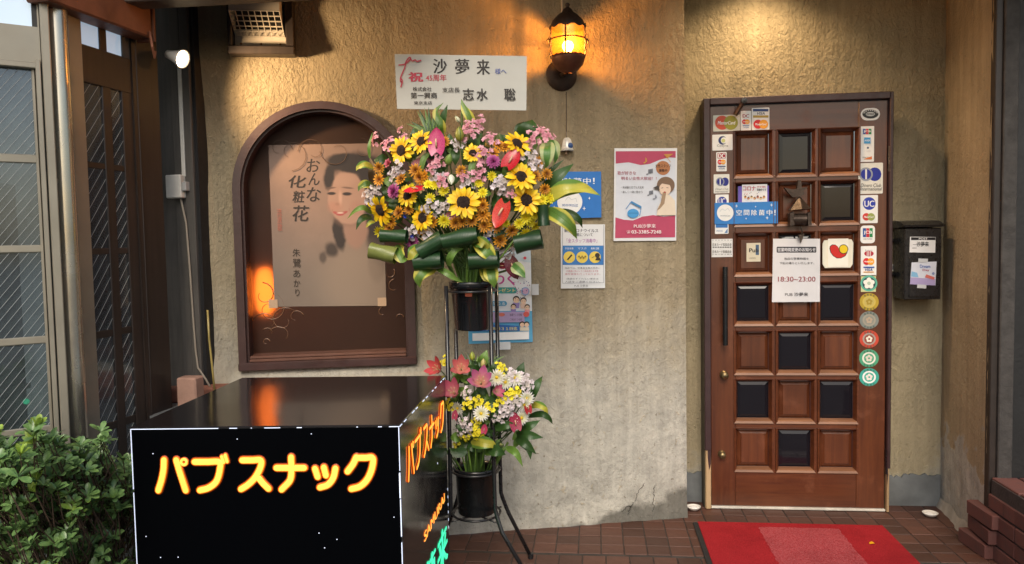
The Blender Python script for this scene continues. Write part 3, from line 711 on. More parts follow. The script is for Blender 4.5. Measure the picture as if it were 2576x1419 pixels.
# ================================================================== LEFT SIDE: glazing
def pane_mat(name, tint, gl, body):
    m = N(name); t = m.n('BsdfTransparent'); t.inputs[0].default_value = (*tint, 1); g = m.n('BsdfGlossy'); g.inputs['Roughness'].default_value = gl; g.inputs[0].default_value = (.85, .9, 1, 1)
    d = m.n('BsdfDiffuse'); m.l(m.mix(m.ramp(m.noise(7, 4, .6), [(.3, 0), (.7, 1)]), tuple(body), tuple(x * .55 for x in body)), d.inputs[0])
    a = m.n('MixShader'); a.inputs[0].default_value = .26; m.l(t.outputs[0], a.inputs[1]); m.l(d.outputs[0], a.inputs[2])
    fr = m.n('Fresnel'); fr.inputs[0].default_value = 1.9
    b2 = m.n('MixShader'); m.l(fr.outputs[0], b2.inputs[0]); m.l(a.outputs[0], b2.inputs[1]); m.l(g.outputs[0], b2.inputs[2]); m.l(b2.outputs[0], m.out.inputs[0]); return m.m
M_pane = pane_mat('wired_pane', (.62, .70, .74), .08, (.20, .25, .265))
M_frost = N('sky_glow_pane').set(Base_Color=(.6, .7, .78), Roughness=.4, Emission_Color=(.55, .74, .95), Emission_Strength=.22).m  # emission added to give the panes the brightness of the sky
M_wire = mat('pale_wire', (.46, .48, .48), .4, .1)
def wires(x0, y0, x1, y1, ang=52, sp=.027):
    """the diagonal wires cast in a pane, clipped to it"""
    b = B(); dx, dy = math.cos(R(ang)), math.sin(R(ang)); W, Hh = x1 - x0, y1 - y0
    k = -Hh / dy * dx
    s = x0 - Hh * dx / dy
    while s < x1:
        # line (s + t dx, y0 + t dy)
        t0 = max(0, (x0 - s) / dx); t1 = min(Hh / dy, (x1 - s) / dx)
        if t1 - t0 > .01: b.tube([(s + t0 * dx, y0 + t0 * dy, .0032), (s + t1 * dx, y0 + t1 * dy, .0032)], .0007, 4, False)
        s += sp
    return b
def glazed(root, fr, ucols, vref, vrows, uref, stile, m, mp, rails_c=.02, mull=.012, wire=True, cpos=.0):
    xs = [(fr.px(a, vref).x, fr.px(b, vref).x) for a, b in ucols]
    ys = [(fr.px(uref, b).y, fr.px(uref, a).y) for a, b in vrows]
    for (x0, x1) in xs:
        for (y0, y1) in ys:
            p = B().box(x0 - .004, y0 - .004, cpos - .003, x1 + .004, y1 + .004, cpos).build('pane', mp, root)
            if wire and y1 - y0 > .1: wires(x0, y0, x1, y1, 52, .027 if fr is not FS else .040).build('wire', M_wire, p)
    yl, yh = ys[-1][0], ys[0][1]
    for (y0, y1), (y2, y3) in zip(ys, ys[1:]):
        B().box(xs[0][0] - .003, y3, cpos - .012, xs[-1][1] + .003, y0, rails_c, bev=.003).build('rail', m, root)
    for (x0, x1), (x2, x3) in zip(xs, xs[1:]):
        B().box(x1, yl - .02, cpos - .014, x2, yh + .02, rails_c + mull, bev=.003).build('mullion', m, root)
    return xs, ys
td = thing('timber_glazed_door', 'narrow dark timber door with two columns of wired glass panes', 'door', FS.M)
xs, ys = glazed(td, FS, ((219, 267), (289, 315)), 507, ((222, 412), (428, 624), (640, 830), (848, 1065), (1085, 1340)), 270, .03, M_brown, M_pane, .003, .003)
xa, xb = FS.px(200, 507).x, FS.px(347, 507).x
zt0 = FS.px(270, 132).y
B().box(xa, .05, -.02, xs[0][0], ys[0][1] + .05, .007, bev=.002).build('stile', M_brown, td)
B().box(xs[-1][1], .05, -.02, xb, ys[0][1] + .05, .007, bev=.002).build('stile', M_brown, td)
B().box(xa, ys[0][1], -.02, xb, zt0, .0085, bev=.002).build('transom_board', M_brown, td)
x2 = FS.px(302, 70).x; xm0, xm1 = FS.px(246, 70).x, FS.px(263, 70).x
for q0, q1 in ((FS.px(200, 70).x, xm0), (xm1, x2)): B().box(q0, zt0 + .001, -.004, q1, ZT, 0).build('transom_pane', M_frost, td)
B().box(xm0, zt0, -.01, xm1, ZT, .005).build('transom_bar', M_brown, td); B().box(x2, zt0, -.02, xb, ZT, .006).build('transom_post', M_grey_t, td)
# aluminium sliding door at an angle
sa = ray(1288 + 2972, 560); sa = Vector((sa.x, sa.y, 0)).normalized()
pa = cz(138, 640, 2.58); FA = Frame((pa.x, pa.y, 0), sa)
ad = thing('aluminium_sliding_door', 'bronze aluminium sliding door with wired glass at the left edge', 'door', FA.M)
xs, ys = glazed(ad, FA, ((-60, 96),), 507, ((173, 388), (410, 617), (636, 849), (868, 1078), (1097, 1340)), 50, .03, M_alu, M_pane, .007)
for q0, q1, cc in ((96, 104, .012), (106, 119, .03)):
    B().box(FA.px(q0, 507).x, .02, -.02, FA.px(q1, 507).x, ys[0][1] + .03, cc, bev=.002).build('stile', M_alu, ad)
B().box(FA.px(104, 507).x, .02, -.02, FA.px(122, 507).x, ZT, .004).build('seal', M_aludark, ad)
B().box(xs[0][0] - .1, ys[0][1], -.02, FA.px(119, 507).x, ys[0][1] + .02, .028, bev=.003).build('head_rail', M_alu, ad)
zt1 = FA.px(50, 66).y
B().box(xs[0][0] - .1, ys[0][1] + .021, -.02, FA.px(121, 507).x, zt1, .015).build('transom_panel', M_alu, ad)
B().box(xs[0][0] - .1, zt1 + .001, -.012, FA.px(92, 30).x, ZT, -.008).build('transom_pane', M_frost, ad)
B().box(FA.px(92, 30).x, zt1, -.02, FA.px(121, 507).x, ZT, .01).build('transom_post', M_alu, ad)
jm = thing('aluminium_jamb', 'flat bronze aluminium jamb between the sliding door and the steel pipe', 'jamb', FA.M)
B().box(FA.px(123, 507).x, 0, -.05, FA.px(146, 507).x, ZT, .03, bev=.003).build('front', M_alu, jm)
pj = cz(203, 640, 2.70)
B().box(-.010, -.02, 0, .009, .05, ZT, bev=.002, M=FA.M.inverted() @ Matrix.Translation((pj.x, pj.y, 0))).build('return', M_alu, jm)
pp = cz(172, 640, 2.63)
o = B().tube([(0, 0, 0), (0, 0, ZT)], .0335, 32).build('steel_pipe', M_steel, None, Matrix.Translation((pp.x, pp.y, 0))); autosmooth(o); tag(o, 'satin steel downpipe standing between the two glazed doors', 'pipe')
# room behind the glazing
rm = FS.M.copy()
rb = B(); q = FS.w(-.2, 0, -.9)
rb.box(-1.6, 0, -1.3, .6, .02, -.06); rb.box(-1.6, 0, -1.32, .6, ZT, -1.3); rb.box(.58, 0, -1.3, .6, ZT, -.1); rb.box(-1.6, ZT, -1.3, .6, ZT + .02, -.03)
o = rb.build('shop_interior', mat('interior_paint', (.34, .37, .38), .8, 0, .3, 3), None, rm); tag(o, None, None, kind='structure')
for a, c, wd, hh, col, nm, lb in ((-.55, -.5, .10, 1.9, '8fa0a6', 'curtain', 'pale grey curtain hanging behind the sliding door glass'), (-.38, -.42, .09, 1.35, '1f2428', 'locker', 'tall dark cabinet behind the sliding door glass'),
                                  (-.15, -.55, .12, 1.6, '2b3238', 'shelf_unit', 'dark shelf unit behind the timber door glass'), (.1, -.4, .08, .55, '9a9a92', 'carton', 'pale carton low behind the timber door glass'), (-.72, -.6, .1, 1.1, '20262a', 'cabinet', 'low dark cabinet deep inside the glazed room')):
    t = thing(nm, lb, nm.replace('_', ' '), FS.M @ Matrix.Translation((a, .02, c)))
    B().box(-wd / 2, 0, -.1, wd / 2, hh, .1, bev=.01).build('body', mat('in_' + col, col, .6), t)
    B().box(-wd / 2 - .004, hh * .5, .1, wd / 2 + .004, hh * .5 + .02, .108).build('edge', mat('in_edge', '55585a', .5), t)
for k, (u, v) in enumerate(((66, 1010), (12, 1035))):
    q = cz(u, v, 3.0); o = B().lathe([(.0, .012), (.009, .008), (.012, 0), (.009, -.008), (0, -.012)], 10).build('indicator_lamp', glow('green_led', (.05, .7, .3), .8), None, Matrix.Translation(q)); tag(o, ('brighter' if k else 'small') + ' green indicator light glowing inside the glazed room' + (' at the edge' if k else ''), 'light')
# rusty gutter under the eaves
zg = FS.px(300, 66, .09).y; g0, g1 = FS.px(120, -30, .09).x, FS.px(384, 104, .09).x
gt = thing('rusty_gutter', 'rust-brown gutter box under the eaves above the glazed doors', 'gutter', FS.M)
M_rust = mat('rust_paint', (.17, .062, .032), .55, .2, .35, 8, .3, 50)
B().box(g0, zg, .0, g1, zg + .16, .09, bev=.006).build('trough', M_rust, gt)
B().box(g1 - .002, zg - .012, .02, g1 + .012, zg + .12, .098, bev=.003).build('end_cap', M_rust, gt)
B().tube([(g1 - .02, zg + .02, .095), (g1 - .03, zg - .04, .11), (g1 - .012, zg - .075, .105), (g1, zg - .05, .10)], .005, 6).build('bracket', M_rust, gt)

# ================================================================== ENTRANCE DOOR
d0 = FD.px(1790, 1272); d1 = FD.px(2226, 252)
DX0, DX1, DZ0, DZ1 = d0.x, FD.px(2229, 760).x, .014, d1.y
door = thing('entrance_door', 'brown wooden entrance door with a lattice of raised panels and dark panes', 'door', FD.M)
cw_ = [(1850, 1942), (1956, 2049), (2062, 2157)]
rows = [(327, 440), (458, 563), (585, 689), (711, 814), (833, 938), (956, 1060), (1080, 1183)]
PX = [(FD.px(a, 760).x, FD.px(b, 760).x) for a, b in cw_]
PZ = [(FD.px(2000, b).y, FD.px(2000, a).y) for a, b in rows]
TH = .04
B().box(DX0, DZ0, -TH, PX[0][0], DZ1, 0, bev=.002).build('stile', M_door, door)
B().box(PX[2][1], DZ0, -TH, DX1, DZ1, 0, bev=.002).build('stile', M_door, door)
B().box(PX[0][0] + .0005, PZ[0][1], -TH, PX[2][1] - .0005, DZ1, -.0015, bev=.001).build('top_rail', M_doorh, door)
B().box(PX[0][0] + .0005, DZ0, -TH, PX[2][1] - .0005, PZ[6][0], -.0015, bev=.001).build('bottom_rail', M_doorh, door)
for k in range(6): B().box(PX[0][0] + .0005, PZ[k + 1][1], -TH, PX[2][1] - .0005, PZ[k][0], -.0015, bev=.001).build('rail', M_doorh, door)
for k in range(7):
    for i in range(2): B().box(PX[i][1], PZ[k][0] + .0005, -TH, PX[i + 1][0], PZ[k][1] - .0005, -.0022, bev=.001).build('muntin', M_door, door)
def dglass():
    m = N('smoked_pane'); m.set(Base_Color=(.010, .009, .013), Roughness=.05, Specular_IOR_Level=.42, Normal=m.bump(m.noise(3, 2), .03, .01)); return m.m
M_dg = dglass()
for k, (z0, z1) in enumerate(PZ):
    for i, (x0, x1) in enumerate(PX):
        e = .016; r0 = (x0 - .007, z0 - .007, x1 + .007, z1 + .007); r1 = (x0 + e, z0 + e * .9, x1 - e, z1 - e)
        def rc(r, c): return [(r[0], r[1], c), (r[2], r[1], c), (r[2], r[3], c), (r[0], r[3], c)]
        b = B(); lv = [rc((x0 - .009, z0 - .012, x1 + .009, z1 + .006), .0), rc((x0 - .008, z0 - .011, x1 + .008, z1 + .005), .007), rc((x0, z0, x1, z1), .004), rc((x0 + .012, z0 + .012, x1 - .012, z1 - .012), -.024)]
        vs = sum(lv, []); fs = []
        for L in range(3):
            for j in range(4): fs.append((L * 4 + j, L * 4 + (j + 1) % 4, L * 4 + 4 + (j + 1) % 4, L * 4 + 4 + j))
        b.add(vs, [f for q_, f in enumerate(fs) if q_ not in (4, 8)]); b.build('moulding', M_doorh, door); b = B().add(vs, [fs[4], fs[8]]); b.build('ledge', M_ledge, door)
        y0, y1, xx0, xx1 = z0 + .011, z1 - .011, x0 + .011, x1 - .011
        def raised(c0, c1, ins, tp=.0):
            bb = B(); A = rc((xx0, y0, xx1, y1), c0); Bq = rc((xx0 + ins, y0 + ins, xx1 - ins, y1 - ins), c1); Cq = rc((xx0 + ins + tp, y0 + ins + tp, xx1 - ins - tp, y1 - ins - tp), c1 + tp)
            bb.add(A + Bq + Cq, [(j, (j + 1) % 4, 4 + (j + 1) % 4, 4 + j) for j in range(4)] + [(4 + j, 4 + (j + 1) % 4, 8 + (j + 1) % 4, 8 + j) for j in range(4)] + [(8, 9, 10, 11)]); return bb
        if (k + i) % 2 == 1: raised(-.030, -.0245, .018).build('pane', M_dg, door)
        else: raised(-.032, -.022, .016, .004).build('panel', M_door, door)
        # (smoked bevelled panes alternate with raised wooden panels)
# handle, knobs, closer, hinges
c7 = crop(2240, 760, 1734 / 660); c6 = crop(2240, 280, 1734 / 660)
a = FD.px(*c7(262, 265), .045); c = FD.px(*c7(268, 930), .045)
hd = B().tube([(a.x, a.y, .045), (a.x, (a.y + c.y) / 2, .045), (a.x, c.y, .045)], .0125, 14).build('handle', M_plastic, door); autosmooth(hd)
for z in (a.y - .05, c.y + .05): B().tube([(a.x, z, 0), (a.x, z, .04)], .007, 10).build('handle_post', M_black, hd)
for (x, y), r in ((c7(255, 1185), .019), (crop(2200, 1200, 1739 / 760)(297, 612), .017)):
    q = FD.px(x, y, .012); kn = B().lathe([(r * 1.15, 0), (r * 1.1, .006), (r * .6, .009), (r * .55, .018), (r * .9, .022), (r, .030), (r * .8, .036), (0, .038)], 20, Matrix.Translation((q.x, q.y, 0))).build('lock_cylinder', M_gold, door, smooth=True)
    B().box(q.x - .0015, q.y - .006, .0375, q.x + .0015, q.y + .006, .0392).build('keyhole', M_black, kn)
for v in (1205, 1282): pass
for z in (1.72, 1.0, .25):
    B().tube([(DX1 + .006, z - .06, .012), (DX1 + .006, z + .06, .012)], .007, 10).build('hinge', M_black, door)
a = FD.px(*c6(420, 120), .03); c = FD.px(*c6(350, 240), .03)
B().tube([(a.x, a.y, .03), (c.x, c.y, .035)], .010, 8).build('closer_arm', mat('bronze_arm', (.07, .035, .02), .4, .6), door)
B().lathe([(0, .012), (.014, .010), (.016, 0)], 14, Matrix.Translation((a.x, a.y, .034))).build('closer_pivot', M_black, door)
B().box(DX0 - .002, .0015, -.03, DX1 + .002, .0125, .012, bev=.002).build('threshold_strip', mat('worn_white', (.55, .52, .46), .5, 0, .2, 20), door)
# frame
df = thing('door_frame', 'dark purple-brown door frame with bare wood worn at its feet', 'door frame', FD.M)
FX0, FX1, FZ1 = FD.px(1770, 760).x, FD.px(2241, 760).x, FD.px(2005, 241).y
B().box(FX0, .30, -.06, DX0 - .003, FZ1, .025, bev=.003).build('jamb', M_frame, df)
B().box(DX1 + .003, .22, -.06, FX1 - .003, FZ1, .025, bev=.003).build('jamb', M_frame, df)
B().box(DX0 - .0035, DZ1 + .004, -.06, DX1 + .0035, FZ1 + .001, .0262, bev=.003).build('head', M_frame, df)
B().box(FX0 + .003, 0, -.06, DX0 - .004, .299, .021, bev=.004).build('bare_foot', M_rawwood, df)
B().box(DX1 + .005, 0, -.06, FX1 - .006, .219, .021, bev=.004).build('bare_foot', M_rawwood, df)
for x0, x1, z0, z1 in ((FX0 + .012, DX0 - .004, .20, .32), (DX1 + .006, FX1 - .016, .14, .24)):
    B().prism([(x0, z1), (x0 + .003, z0 + .05), ((x0 + x1) / 2, z0), (x1 - .002, z0 + .03), (x1, z1)][::-1], .0215, .0228).build('paint_flake', M_frame, df)

# ------------------------------------------------------------------ stickers on the door
def sticker(name, label, conv, x0, y0, x1, y1, rad=.004, col='f2f2f0', cat='sticker', lift=.0005, t=.001, group=None):
    r = thing(name, label, cat, on_frame(FD, *conv((x0 + x1) / 2, y1), lift), group); p = Pr(r, FD, conv)
    p.rcard(x0, y0, x1, y1, ink(col, .3), rad, t); return p
def mc(p, x, y, r, m1='d8232a', m2='f2a52b', text='MasterCard', tx='ffffff'):
    p.disc(x - r * .62, y, r, ink(m1), name='red_disc'); p.disc(x + r * .62, y, r, ink(m2), name='yellow_disc'); p.txt(text, x - r * 1.25, y - r * .24, x + r * 1.25, y + r * .26, ink(tx), .02, .2)
def dinersmark(p, x, y, w, h, m1='1f2a86', m2='8f97a6'):
    p.poly(rrect(x - w * .1, y - h / 2, x + w / 2, y + h / 2, h * .5), ink(m1), 'blue_shape'); p.disc(x - w * .2, y, h * .5, ink(m2), name='ring'); p.disc(x - w * .2, y, h * .38, ink(m1), name='blue_disc'); p.rect(x - w * .24, y - h * .36, x - w * .16, y + h * .36, ink('e9e9ec'), 'stroke')
def jcb(p, x, y, w, h):
    for k, cc in enumerate(('1d4f9c', 'c8283c', '1d8a4f')): p.rect(x - w / 2 + k * w / 3 + w * .01, y - h / 2, x - w / 2 + (k + 1) * w / 3 - w * .01, y + h / 2, ink(cc), 'panel_print')
    p.txt('JCB', x - w * .42, y - h * .22, x + w * .42, y + h * .22, ink('ffffff'), .02)
p = sticker('sticker', 'wide card sticker with overlapping orange and olive discs, top of the door', c6, 160, 235, 388, 380, .004, 'd9d7c8'); mc(p, 273, 305, 60, 'd8553a', '9a9a30')
p = sticker('sticker', 'narrow white card sticker between the two wider ones at the door top', c6, 393, 203, 482, 372); p.txt('DC', 410, 232, 465, 262, ink('a3203a'), .04); mc(p, 437, 297, 20); p.rect(410, 325, 465, 331, ink('3a6fae')); p.txt('VISA', 415, 336, 462, 352, ink('3a6fae'))
p = sticker('sticker', 'white sticker with blue and gold bands above red and yellow discs', c6, 487, 175, 637, 370); p.rect(497, 188, 628, 210, ink('1e3f7d')); p.txt('VISA', 532, 215, 597, 238, ink('1b2a55'), .02, .25); p.rect(497, 243, 628, 262, ink('b59a3c')); mc(p, 563, 318, 38)
p = sticker('sticker', 'plain white landscape sticker with a dark crescent letter C', c6, 153, 402, 325, 542); p.disc(240, 455, 36, ink('24356f')); p.disc(252, 455, 27, ink('f2f2f0')); p.disc(246, 457, 16, ink('cfd58a')); p.txt('Cedyna', 192, 490, 287, 514, ink('6b6f78'))
p = sticker('sticker', 'small upright sticker with a red DC box and coloured discs', c6, 187, 553, 275, 718); p.rect(197, 562, 265, 608, ink('a3203a')); p.txt('DC', 203, 566, 260, 604, ink('ffffff'), .03); mc(p, 231, 638, 21); p.rect(199, 672, 264, 680, ink('24427a')); p.txt('VISA', 205, 684, 258, 700, ink('4d77ad'))
p = sticker('sticker', 'cream sticker with a navy rounded emblem and grey script, left door stile', c6, 165, 740, 298, 905, .004, 'e6e6e0'); dinersmark(p, 240, 805, 104, 72); p.txt('Diners Club', 178, 858, 288, 876, ink('7b7f86'), 0, .3); p.txt('International', 176, 880, 288, 896, ink('7b7f86'), 0, .3)
p = sticker('sticker', 'sticker with a round blue emblem half hidden behind the blue plate', c6, 180, 912, 292, 1010); p.disc(235, 972, 40, ink('24359a')); p.txt('UC', 205, 945, 262, 992, ink('e8e8f0'), .03)
p = sticker('sticker', 'blue and white sticker with a folded corner below the blue plate', c6, 176, 1120, 290, 1248); p.rect(182, 1125, 283, 1195, ink('2f78c4')); p.poly([(283, 1200), (283, 1240), (255, 1240)], ink('6c8fb8')); p.txt('AMERICAN', 186, 1215, 240, 1230, ink('6c8fb8'))
p = sticker('notice', 'small square paper of two dense text lines above the door handle', c6, 147, 1288, 325, 1445, 0, 'dfdfdf', 'notice')
for k, t in enumerate(('・・・・・・・', '日本カード取扱店会', '－－－－－－－－', '日本カード取扱店会', '・ー・ー・ー・')): p.txt(t, 155, 1296 + k * 30, 315, 1296 + k * 30 + (24 if k in (1, 3) else 8), ink('3b3b3f'), .01)
p = sticker('sticker', 'oval white sticker with black teeth marks, top right of the door', c6, 1410, 178, 1575, 288, .06); p.disc(1492, 232, 68, ink('22272a'), 38); p.disc(1492, 232, 40, ink('dcdedc'), 18); p.txt('MEMBER', 1456, 224, 1528, 242, ink('44484a'), .02)
for k in range(9): 
    an = R(200 + k * 17.5); p.rect(1492 + 58 * math.cos(an) - 5, 232 + 30 * math.sin(an) - 4, 1492 + 58 * math.cos(an) + 5, 232 + 30 * math.sin(an) + 4, ink('dcdedc'))
p = sticker('sticker', 'tall white sticker with a small card emblem row, right door stile', c6, 1407, 333, 1525, 638); jcb(p, 1465, 380, 72, 46); p.rect(1438, 430, 1493, 482, ink('3f9bd6')); p.txt('AMEX', 1442, 448, 1490, 464, ink('ffffff')); p.disc(1470, 518, 9, ink('4a5a7a')); p.line([(1440, 545), (1495, 545)], 3, ink('c9cdd4')); p.txt('DISCOVER', 1425, 594, 1503, 606, ink('5a4a44')); p.poly([(1430, 615), (1503, 590), (1503, 616)], ink('d8783c'))
p = sticker('sticker', 'largest cream sticker with a grey ring on a deep blue oval', c6, 1390, 643, 1600, 910, .005, 'e9e7dd'); dinersmark(p, 1492, 742, 185, 116, '20309c', '9aa0ad'); p.txt('Diners Club', 1408, 820, 1582, 850, ink('33363c'), 0, .3); p.txt('International', 1405, 852, 1590, 880, ink('33363c'), 0, .3)
p = sticker('sticker', 'white sticker with a round blue UC emblem over red and green discs', c6, 1403, 917, 1557, 1158); p.disc(1482, 990, 54, ink('2a3fae')); p.txt('UC', 1440, 965, 1526, 1018, ink('f0f0f4'), .03); mc(p, 1478, 1103, 32, 'cf3a34', '9aa65a')
p = sticker('sticker', 'rounded square white sticker with three coloured JCB bars', c6, 1408, 1175, 1532, 1328, .016); jcb(p, 1470, 1237, 84, 76); p.txt('JCB CARD', 1432, 1286, 1508, 1297, ink('33363c'), .01)
p = sticker('sticker', 'tall white sticker with a striped red emblem, discs and blue bar', c7, 1410, 88, 1545, 345); p.txt('Jaccs', 1445, 118, 1510, 132, ink('8a8f94')); 
p.disc(1480, 153, 40, ink('b3243c'), 24); [p.rect(1462 + k * 14, 132, 1467 + k * 14, 175, ink('f2f2f0'), 'stripe') for k in range(3)]
mc(p, 1477, 220, 29); p.rect(1432, 263, 1524, 274, ink('2d58ae')); p.txt('VISA', 1445, 278, 1508, 300, ink('1f3f92'), .02, .2); p.rect(1432, 305, 1520, 313, ink('d8a266'))
p = sticker('sticker', 'pale square sticker with a teal ring round a white five-petal flower', c7, 1412, 335, 1540, 478, .001, 'cfcf9a')
def petals5(p, x, y, r, m, core=None):
    pts = []
    for k in range(40):
        a = 2 * math.pi * k / 40; q = r * (.72 + .28 * abs(math.cos(2.5 * (a + math.pi / 2)))); pts.append((x + q * math.cos(a), y + q * math.sin(a)))
    p.poly(pts, m, 'flower_emblem')
    if core: p.disc(x, y, r * .3, core)
def seal_(label, x, y, r, outer, ring, core, emb, txt):
    rr = thing('seal_sticker', label, 'sticker', on_frame(FD, *c7(x, y), .0005)); p = Pr(rr, FD, c7)
    p.card(ell(x, y, r * 1.02, r * .93, 36), ink(outer), .001); p.disc(x, y, r * .70, ink(ring), r * .64); p.disc(x, y, r * .52, ink(core), r * .48); petals5(p, x, y, r * .36, ink(emb), ink(core))
    n = len(txt)
    for k, ch in enumerate(txt):
        for base, sg in ((-90, 1), (90, -1)):
            an = R(base + (k - (n - 1) / 2) * 22 * sg); X, Y = x + r * .84 * math.cos(an), y + r * .78 * math.sin(an); p.txt(ch, X - 7, Y - 8, X + 7, Y + 8, ink('3f5a52' if outer[0] != 'd' else 'e8d8d0'), .02)
P7 = p; P7.disc(1480, 405, 72, ink('5fb39c'), 68); P7.disc(1480, 405, 56, ink('1f4a50'), 52); petals5(P7, 1480, 405, 50, ink('f0efe6'), ink('b5c9b5'))
seal_('round yellow-gold seal sticker, topmost of the five round seals', 1482, 562, 80, 'b59a33', 'c9b45a', 'bfae62', 'a48c35', '防犯協会')
seal_('round grey seal sticker between the gold and the red seal', 1482, 717, 80, '7f8682', 'a09a8c', '8d8f86', 'b4a08c', '東京防犯')
seal_('round red-orange seal sticker with a white flower', 1482, 877, 80, 'c84a38', 'a39a92', '8d4a40', 'ece4d4', '食品衛生')
seal_('round green seal sticker just below the red seal', 1480, 1040, 82, '4fa07c', 'e4e2d6', '5aa585', 'dcd0c4', '食品衛生')
seal_('round turquoise seal sticker, lowest of the round seals', 1482, 1200, 82, '3fa596', 'f0eeee', '4fae9c', 'f0e0dc', '食品衛生')
# blue plate, leaflet and cards
r = thing('leaflet', 'leaflet with a red heading and little drawings behind the blue plate on the door', 'leaflet', on_frame(FD, *c6(500, 1160), -.002)); p = Pr(r, FD, c6)
p.rcard(372, 838, 632, 1165, ink('6a58b8'), 0, .001, 'backing'); p.rcard(405, 825, 618, 1150, ink('e6e8ec'), 0, .001)
p.txt('コロナ', 412, 842, 520, 882, ink('b8344a'), .03); p.txt('対策', 530, 842, 606, 856, ink('c05060')); p.txt('実施中です', 530, 862, 610, 884, ink('30343c'), .02)
for k in range(7): p.disc(432 + k * 26, 935 + (k % 2) * 10, 11, ink(('d9a06a', 'c87f5a', 'e0c090')[k % 3])); p.disc(432 + k * 26, 928 + (k % 2) * 10, 8, ink('4a3a34'), 5)
for k in range(14): p.disc(420 + random.random() * 185, 895 + random.random() * 60, 3, ink(('3f6fb0', '30343c', 'b8344a')[k % 3]))
def star(p, x, y, r, m): p.poly([(x, y - r * 1.3), (x + r * .25, y - r * .25), (x + r, y), (x + r * .25, y + r * .25), (x, y + r * 1.3), (x - r * .25, y + r * .25), (x - r, y), (x - r * .25, y - r * .25)], m, 'sparkle')
r = thing('blue_plate', 'bright blue plate with white characters across the upper left of the door', 'sign', on_frame(FD, *c6(440, 1160), .004)); p = Pr(r, FD, c6)
p.card([(172, 985), (708, 972), (708, 1158), (172, 1165)], ink('2f7fcb', .35), .002, 'plate'); wh = ink('e9f1f8')
p.disc(262, 1068, 70, ink('eceeee')); p.line([(215, 1060), (235, 1035), (262, 1050), (285, 1030), (300, 1055)], 5, ink('cfd6da')); p.txt('∞∞mist', 220, 1085, 305, 1102, ink('8fa0ac'))
for ch, x in zip('空間除菌中！', (355, 418, 482, 546, 612, 676)): p.txt(ch, x, 1043, x + (48 if ch != '！' else 12), 1090, wh, .015)
for x, y, q in ((357, 1012, 12), (518, 1017, 7), (652, 1003, 12), (437, 1118, 8), (615, 1112, 13)): star(p, x, y, q, wh)
r = thing('pub_card', 'small cream card reading Pub on the wooden panel left of the notice', 'card', on_frame(FD, *c7(500, 222), -.0175)); p = Pr(r, FD, c7)
p.rcard(443, 62, 562, 222, ink('ddd2b8'), .002, .0015); p.rect(520, 78, 548, 165, ink('49627e')); p.txt('Pub', 465, 108, 545, 142, ink('241c1a'), .03); p.txt('LADIES', 465, 185, 520, 198, ink('8a8478'))
r = thing('opening_notice', 'white laminated opening-hours notice hanging in the middle of the door', 'notice', on_frame(FD, *c7(860, 565), .006)); p = Pr(r, FD, c7)
lam = mat('laminate', 'dcdce0', .18, 0, .05, 10, coat=.8)
p.card([(668, 27), (1066, 27), (1064, 562), (658, 565)], lam, .0016); k_ = ink('33333a')
p.poly(rrect(698, 95, 1034, 145, 8), k_, 'heading_bar'); p.txt('営業時間変更のお知らせ', 706, 104, 1028, 136, ink('e4e4e8'), .02)
p.txt('当店の営業時間を', 762, 186, 970, 206, k_, .01); p.txt('下記の通りといたします。', 722, 224, 1016, 244, k_, .01)
p.txt('18:30~23:00', 708, 348, 1026, 390, ink('8f3a44'), .01); p.txt('PUB', 768, 488, 832, 512, ink('4a4a52')); p.txt('沙夢来', 845, 482, 964, 514, k_, .015)
r = thing('heart_card', 'cream plastic sign with a red heart and yellow disc on the door', 'sign', on_frame(FD, *c7(1215, 275), -.010)); p = Pr(r, FD, c7)
cr_ = ink('e6e2d0'); p.card([(1085, 70), (1100, 40), (1330, 32), (1345, 60), (1340, 240), (1320, 272), (1105, 275), (1085, 240)], cr_, .006, 'case'); p.rcard(1128, 25, 1302, 268, ink('efece0'), .002, .003, 'face_plate')
ht = [(1148, 112), (1152, 92), (1170, 80), (1195, 82), (1213, 97), (1224, 118), (1245, 140), (1272, 150), (1290, 142), (1270, 172), (1238, 188), (1205, 188), (1175, 170), (1155, 142)]
p.poly([(1222 + (x - 1222) * 1.09, 132 + (y - 132) * 1.09) for x, y in ht], ink('201a18'), 'outline'); p.poly(ht, ink('c8241f'), 'heart'); p.disc(1260, 115, 40, ink('201a18')); p.disc(1260, 115, 34, ink('e8c81e'))
# bronze ornament on the door
c8 = crop(2460, 560, 1032 / 320)
r = thing('door_ornament', 'dark bronze hanging bell ornament with a pointed roof on the door', 'ornament', on_frame(FD, *c8(370, 560), .012)); p = Pr(r, FD, c8)
M_br = mat('bronze', (.060, .042, .032), .45, .6, .35, 60, .4, 150)
def loc(x, y): q = p.p(x, y); return q
def frus(pts, c0, c1, name):
    q = [loc(*a) for a in pts]; cx = sum(a[0] for a in q) / len(q); bb = B().prism(q[::-1], c0, c1); return bb.build(name, M_br, r)
apx = loc(375, 235); e0 = loc(262, 385); e1 = loc(480, 375)
bb = B(); bb.add([(e0[0], e0[1], 0), (e1[0], e1[1], 0), (e1[0], e1[1], .055), (e0[0], e0[1], .055), (apx[0], apx[1], .02), (e0[0] * .5 + e1[0] * .5, e0[1] + .004, .075)], [(0, 3, 4), (3, 5, 4), (5, 2, 4), (2, 1, 4), (0, 1, 2, 5, 3)]); bb.build('roof', M_br, r)
q0 = loc(300, 420); q1 = loc(435, 535)
B().tube([(q0[0], (q0[1] + q1[1]) / 2, .028), (q1[0], (q0[1] + q1[1]) / 2, .028)], abs(q0[1] - q1[1]) / 2, 16).build('drum', M_br, r, smooth=False)
for sx in (0, 1): frus([(262 + sx * 180, 420), (300 + sx * 180, 400), (308 + sx * 175, 540), (262 + sx * 185, 545)], .0, .05, 'side_plate')
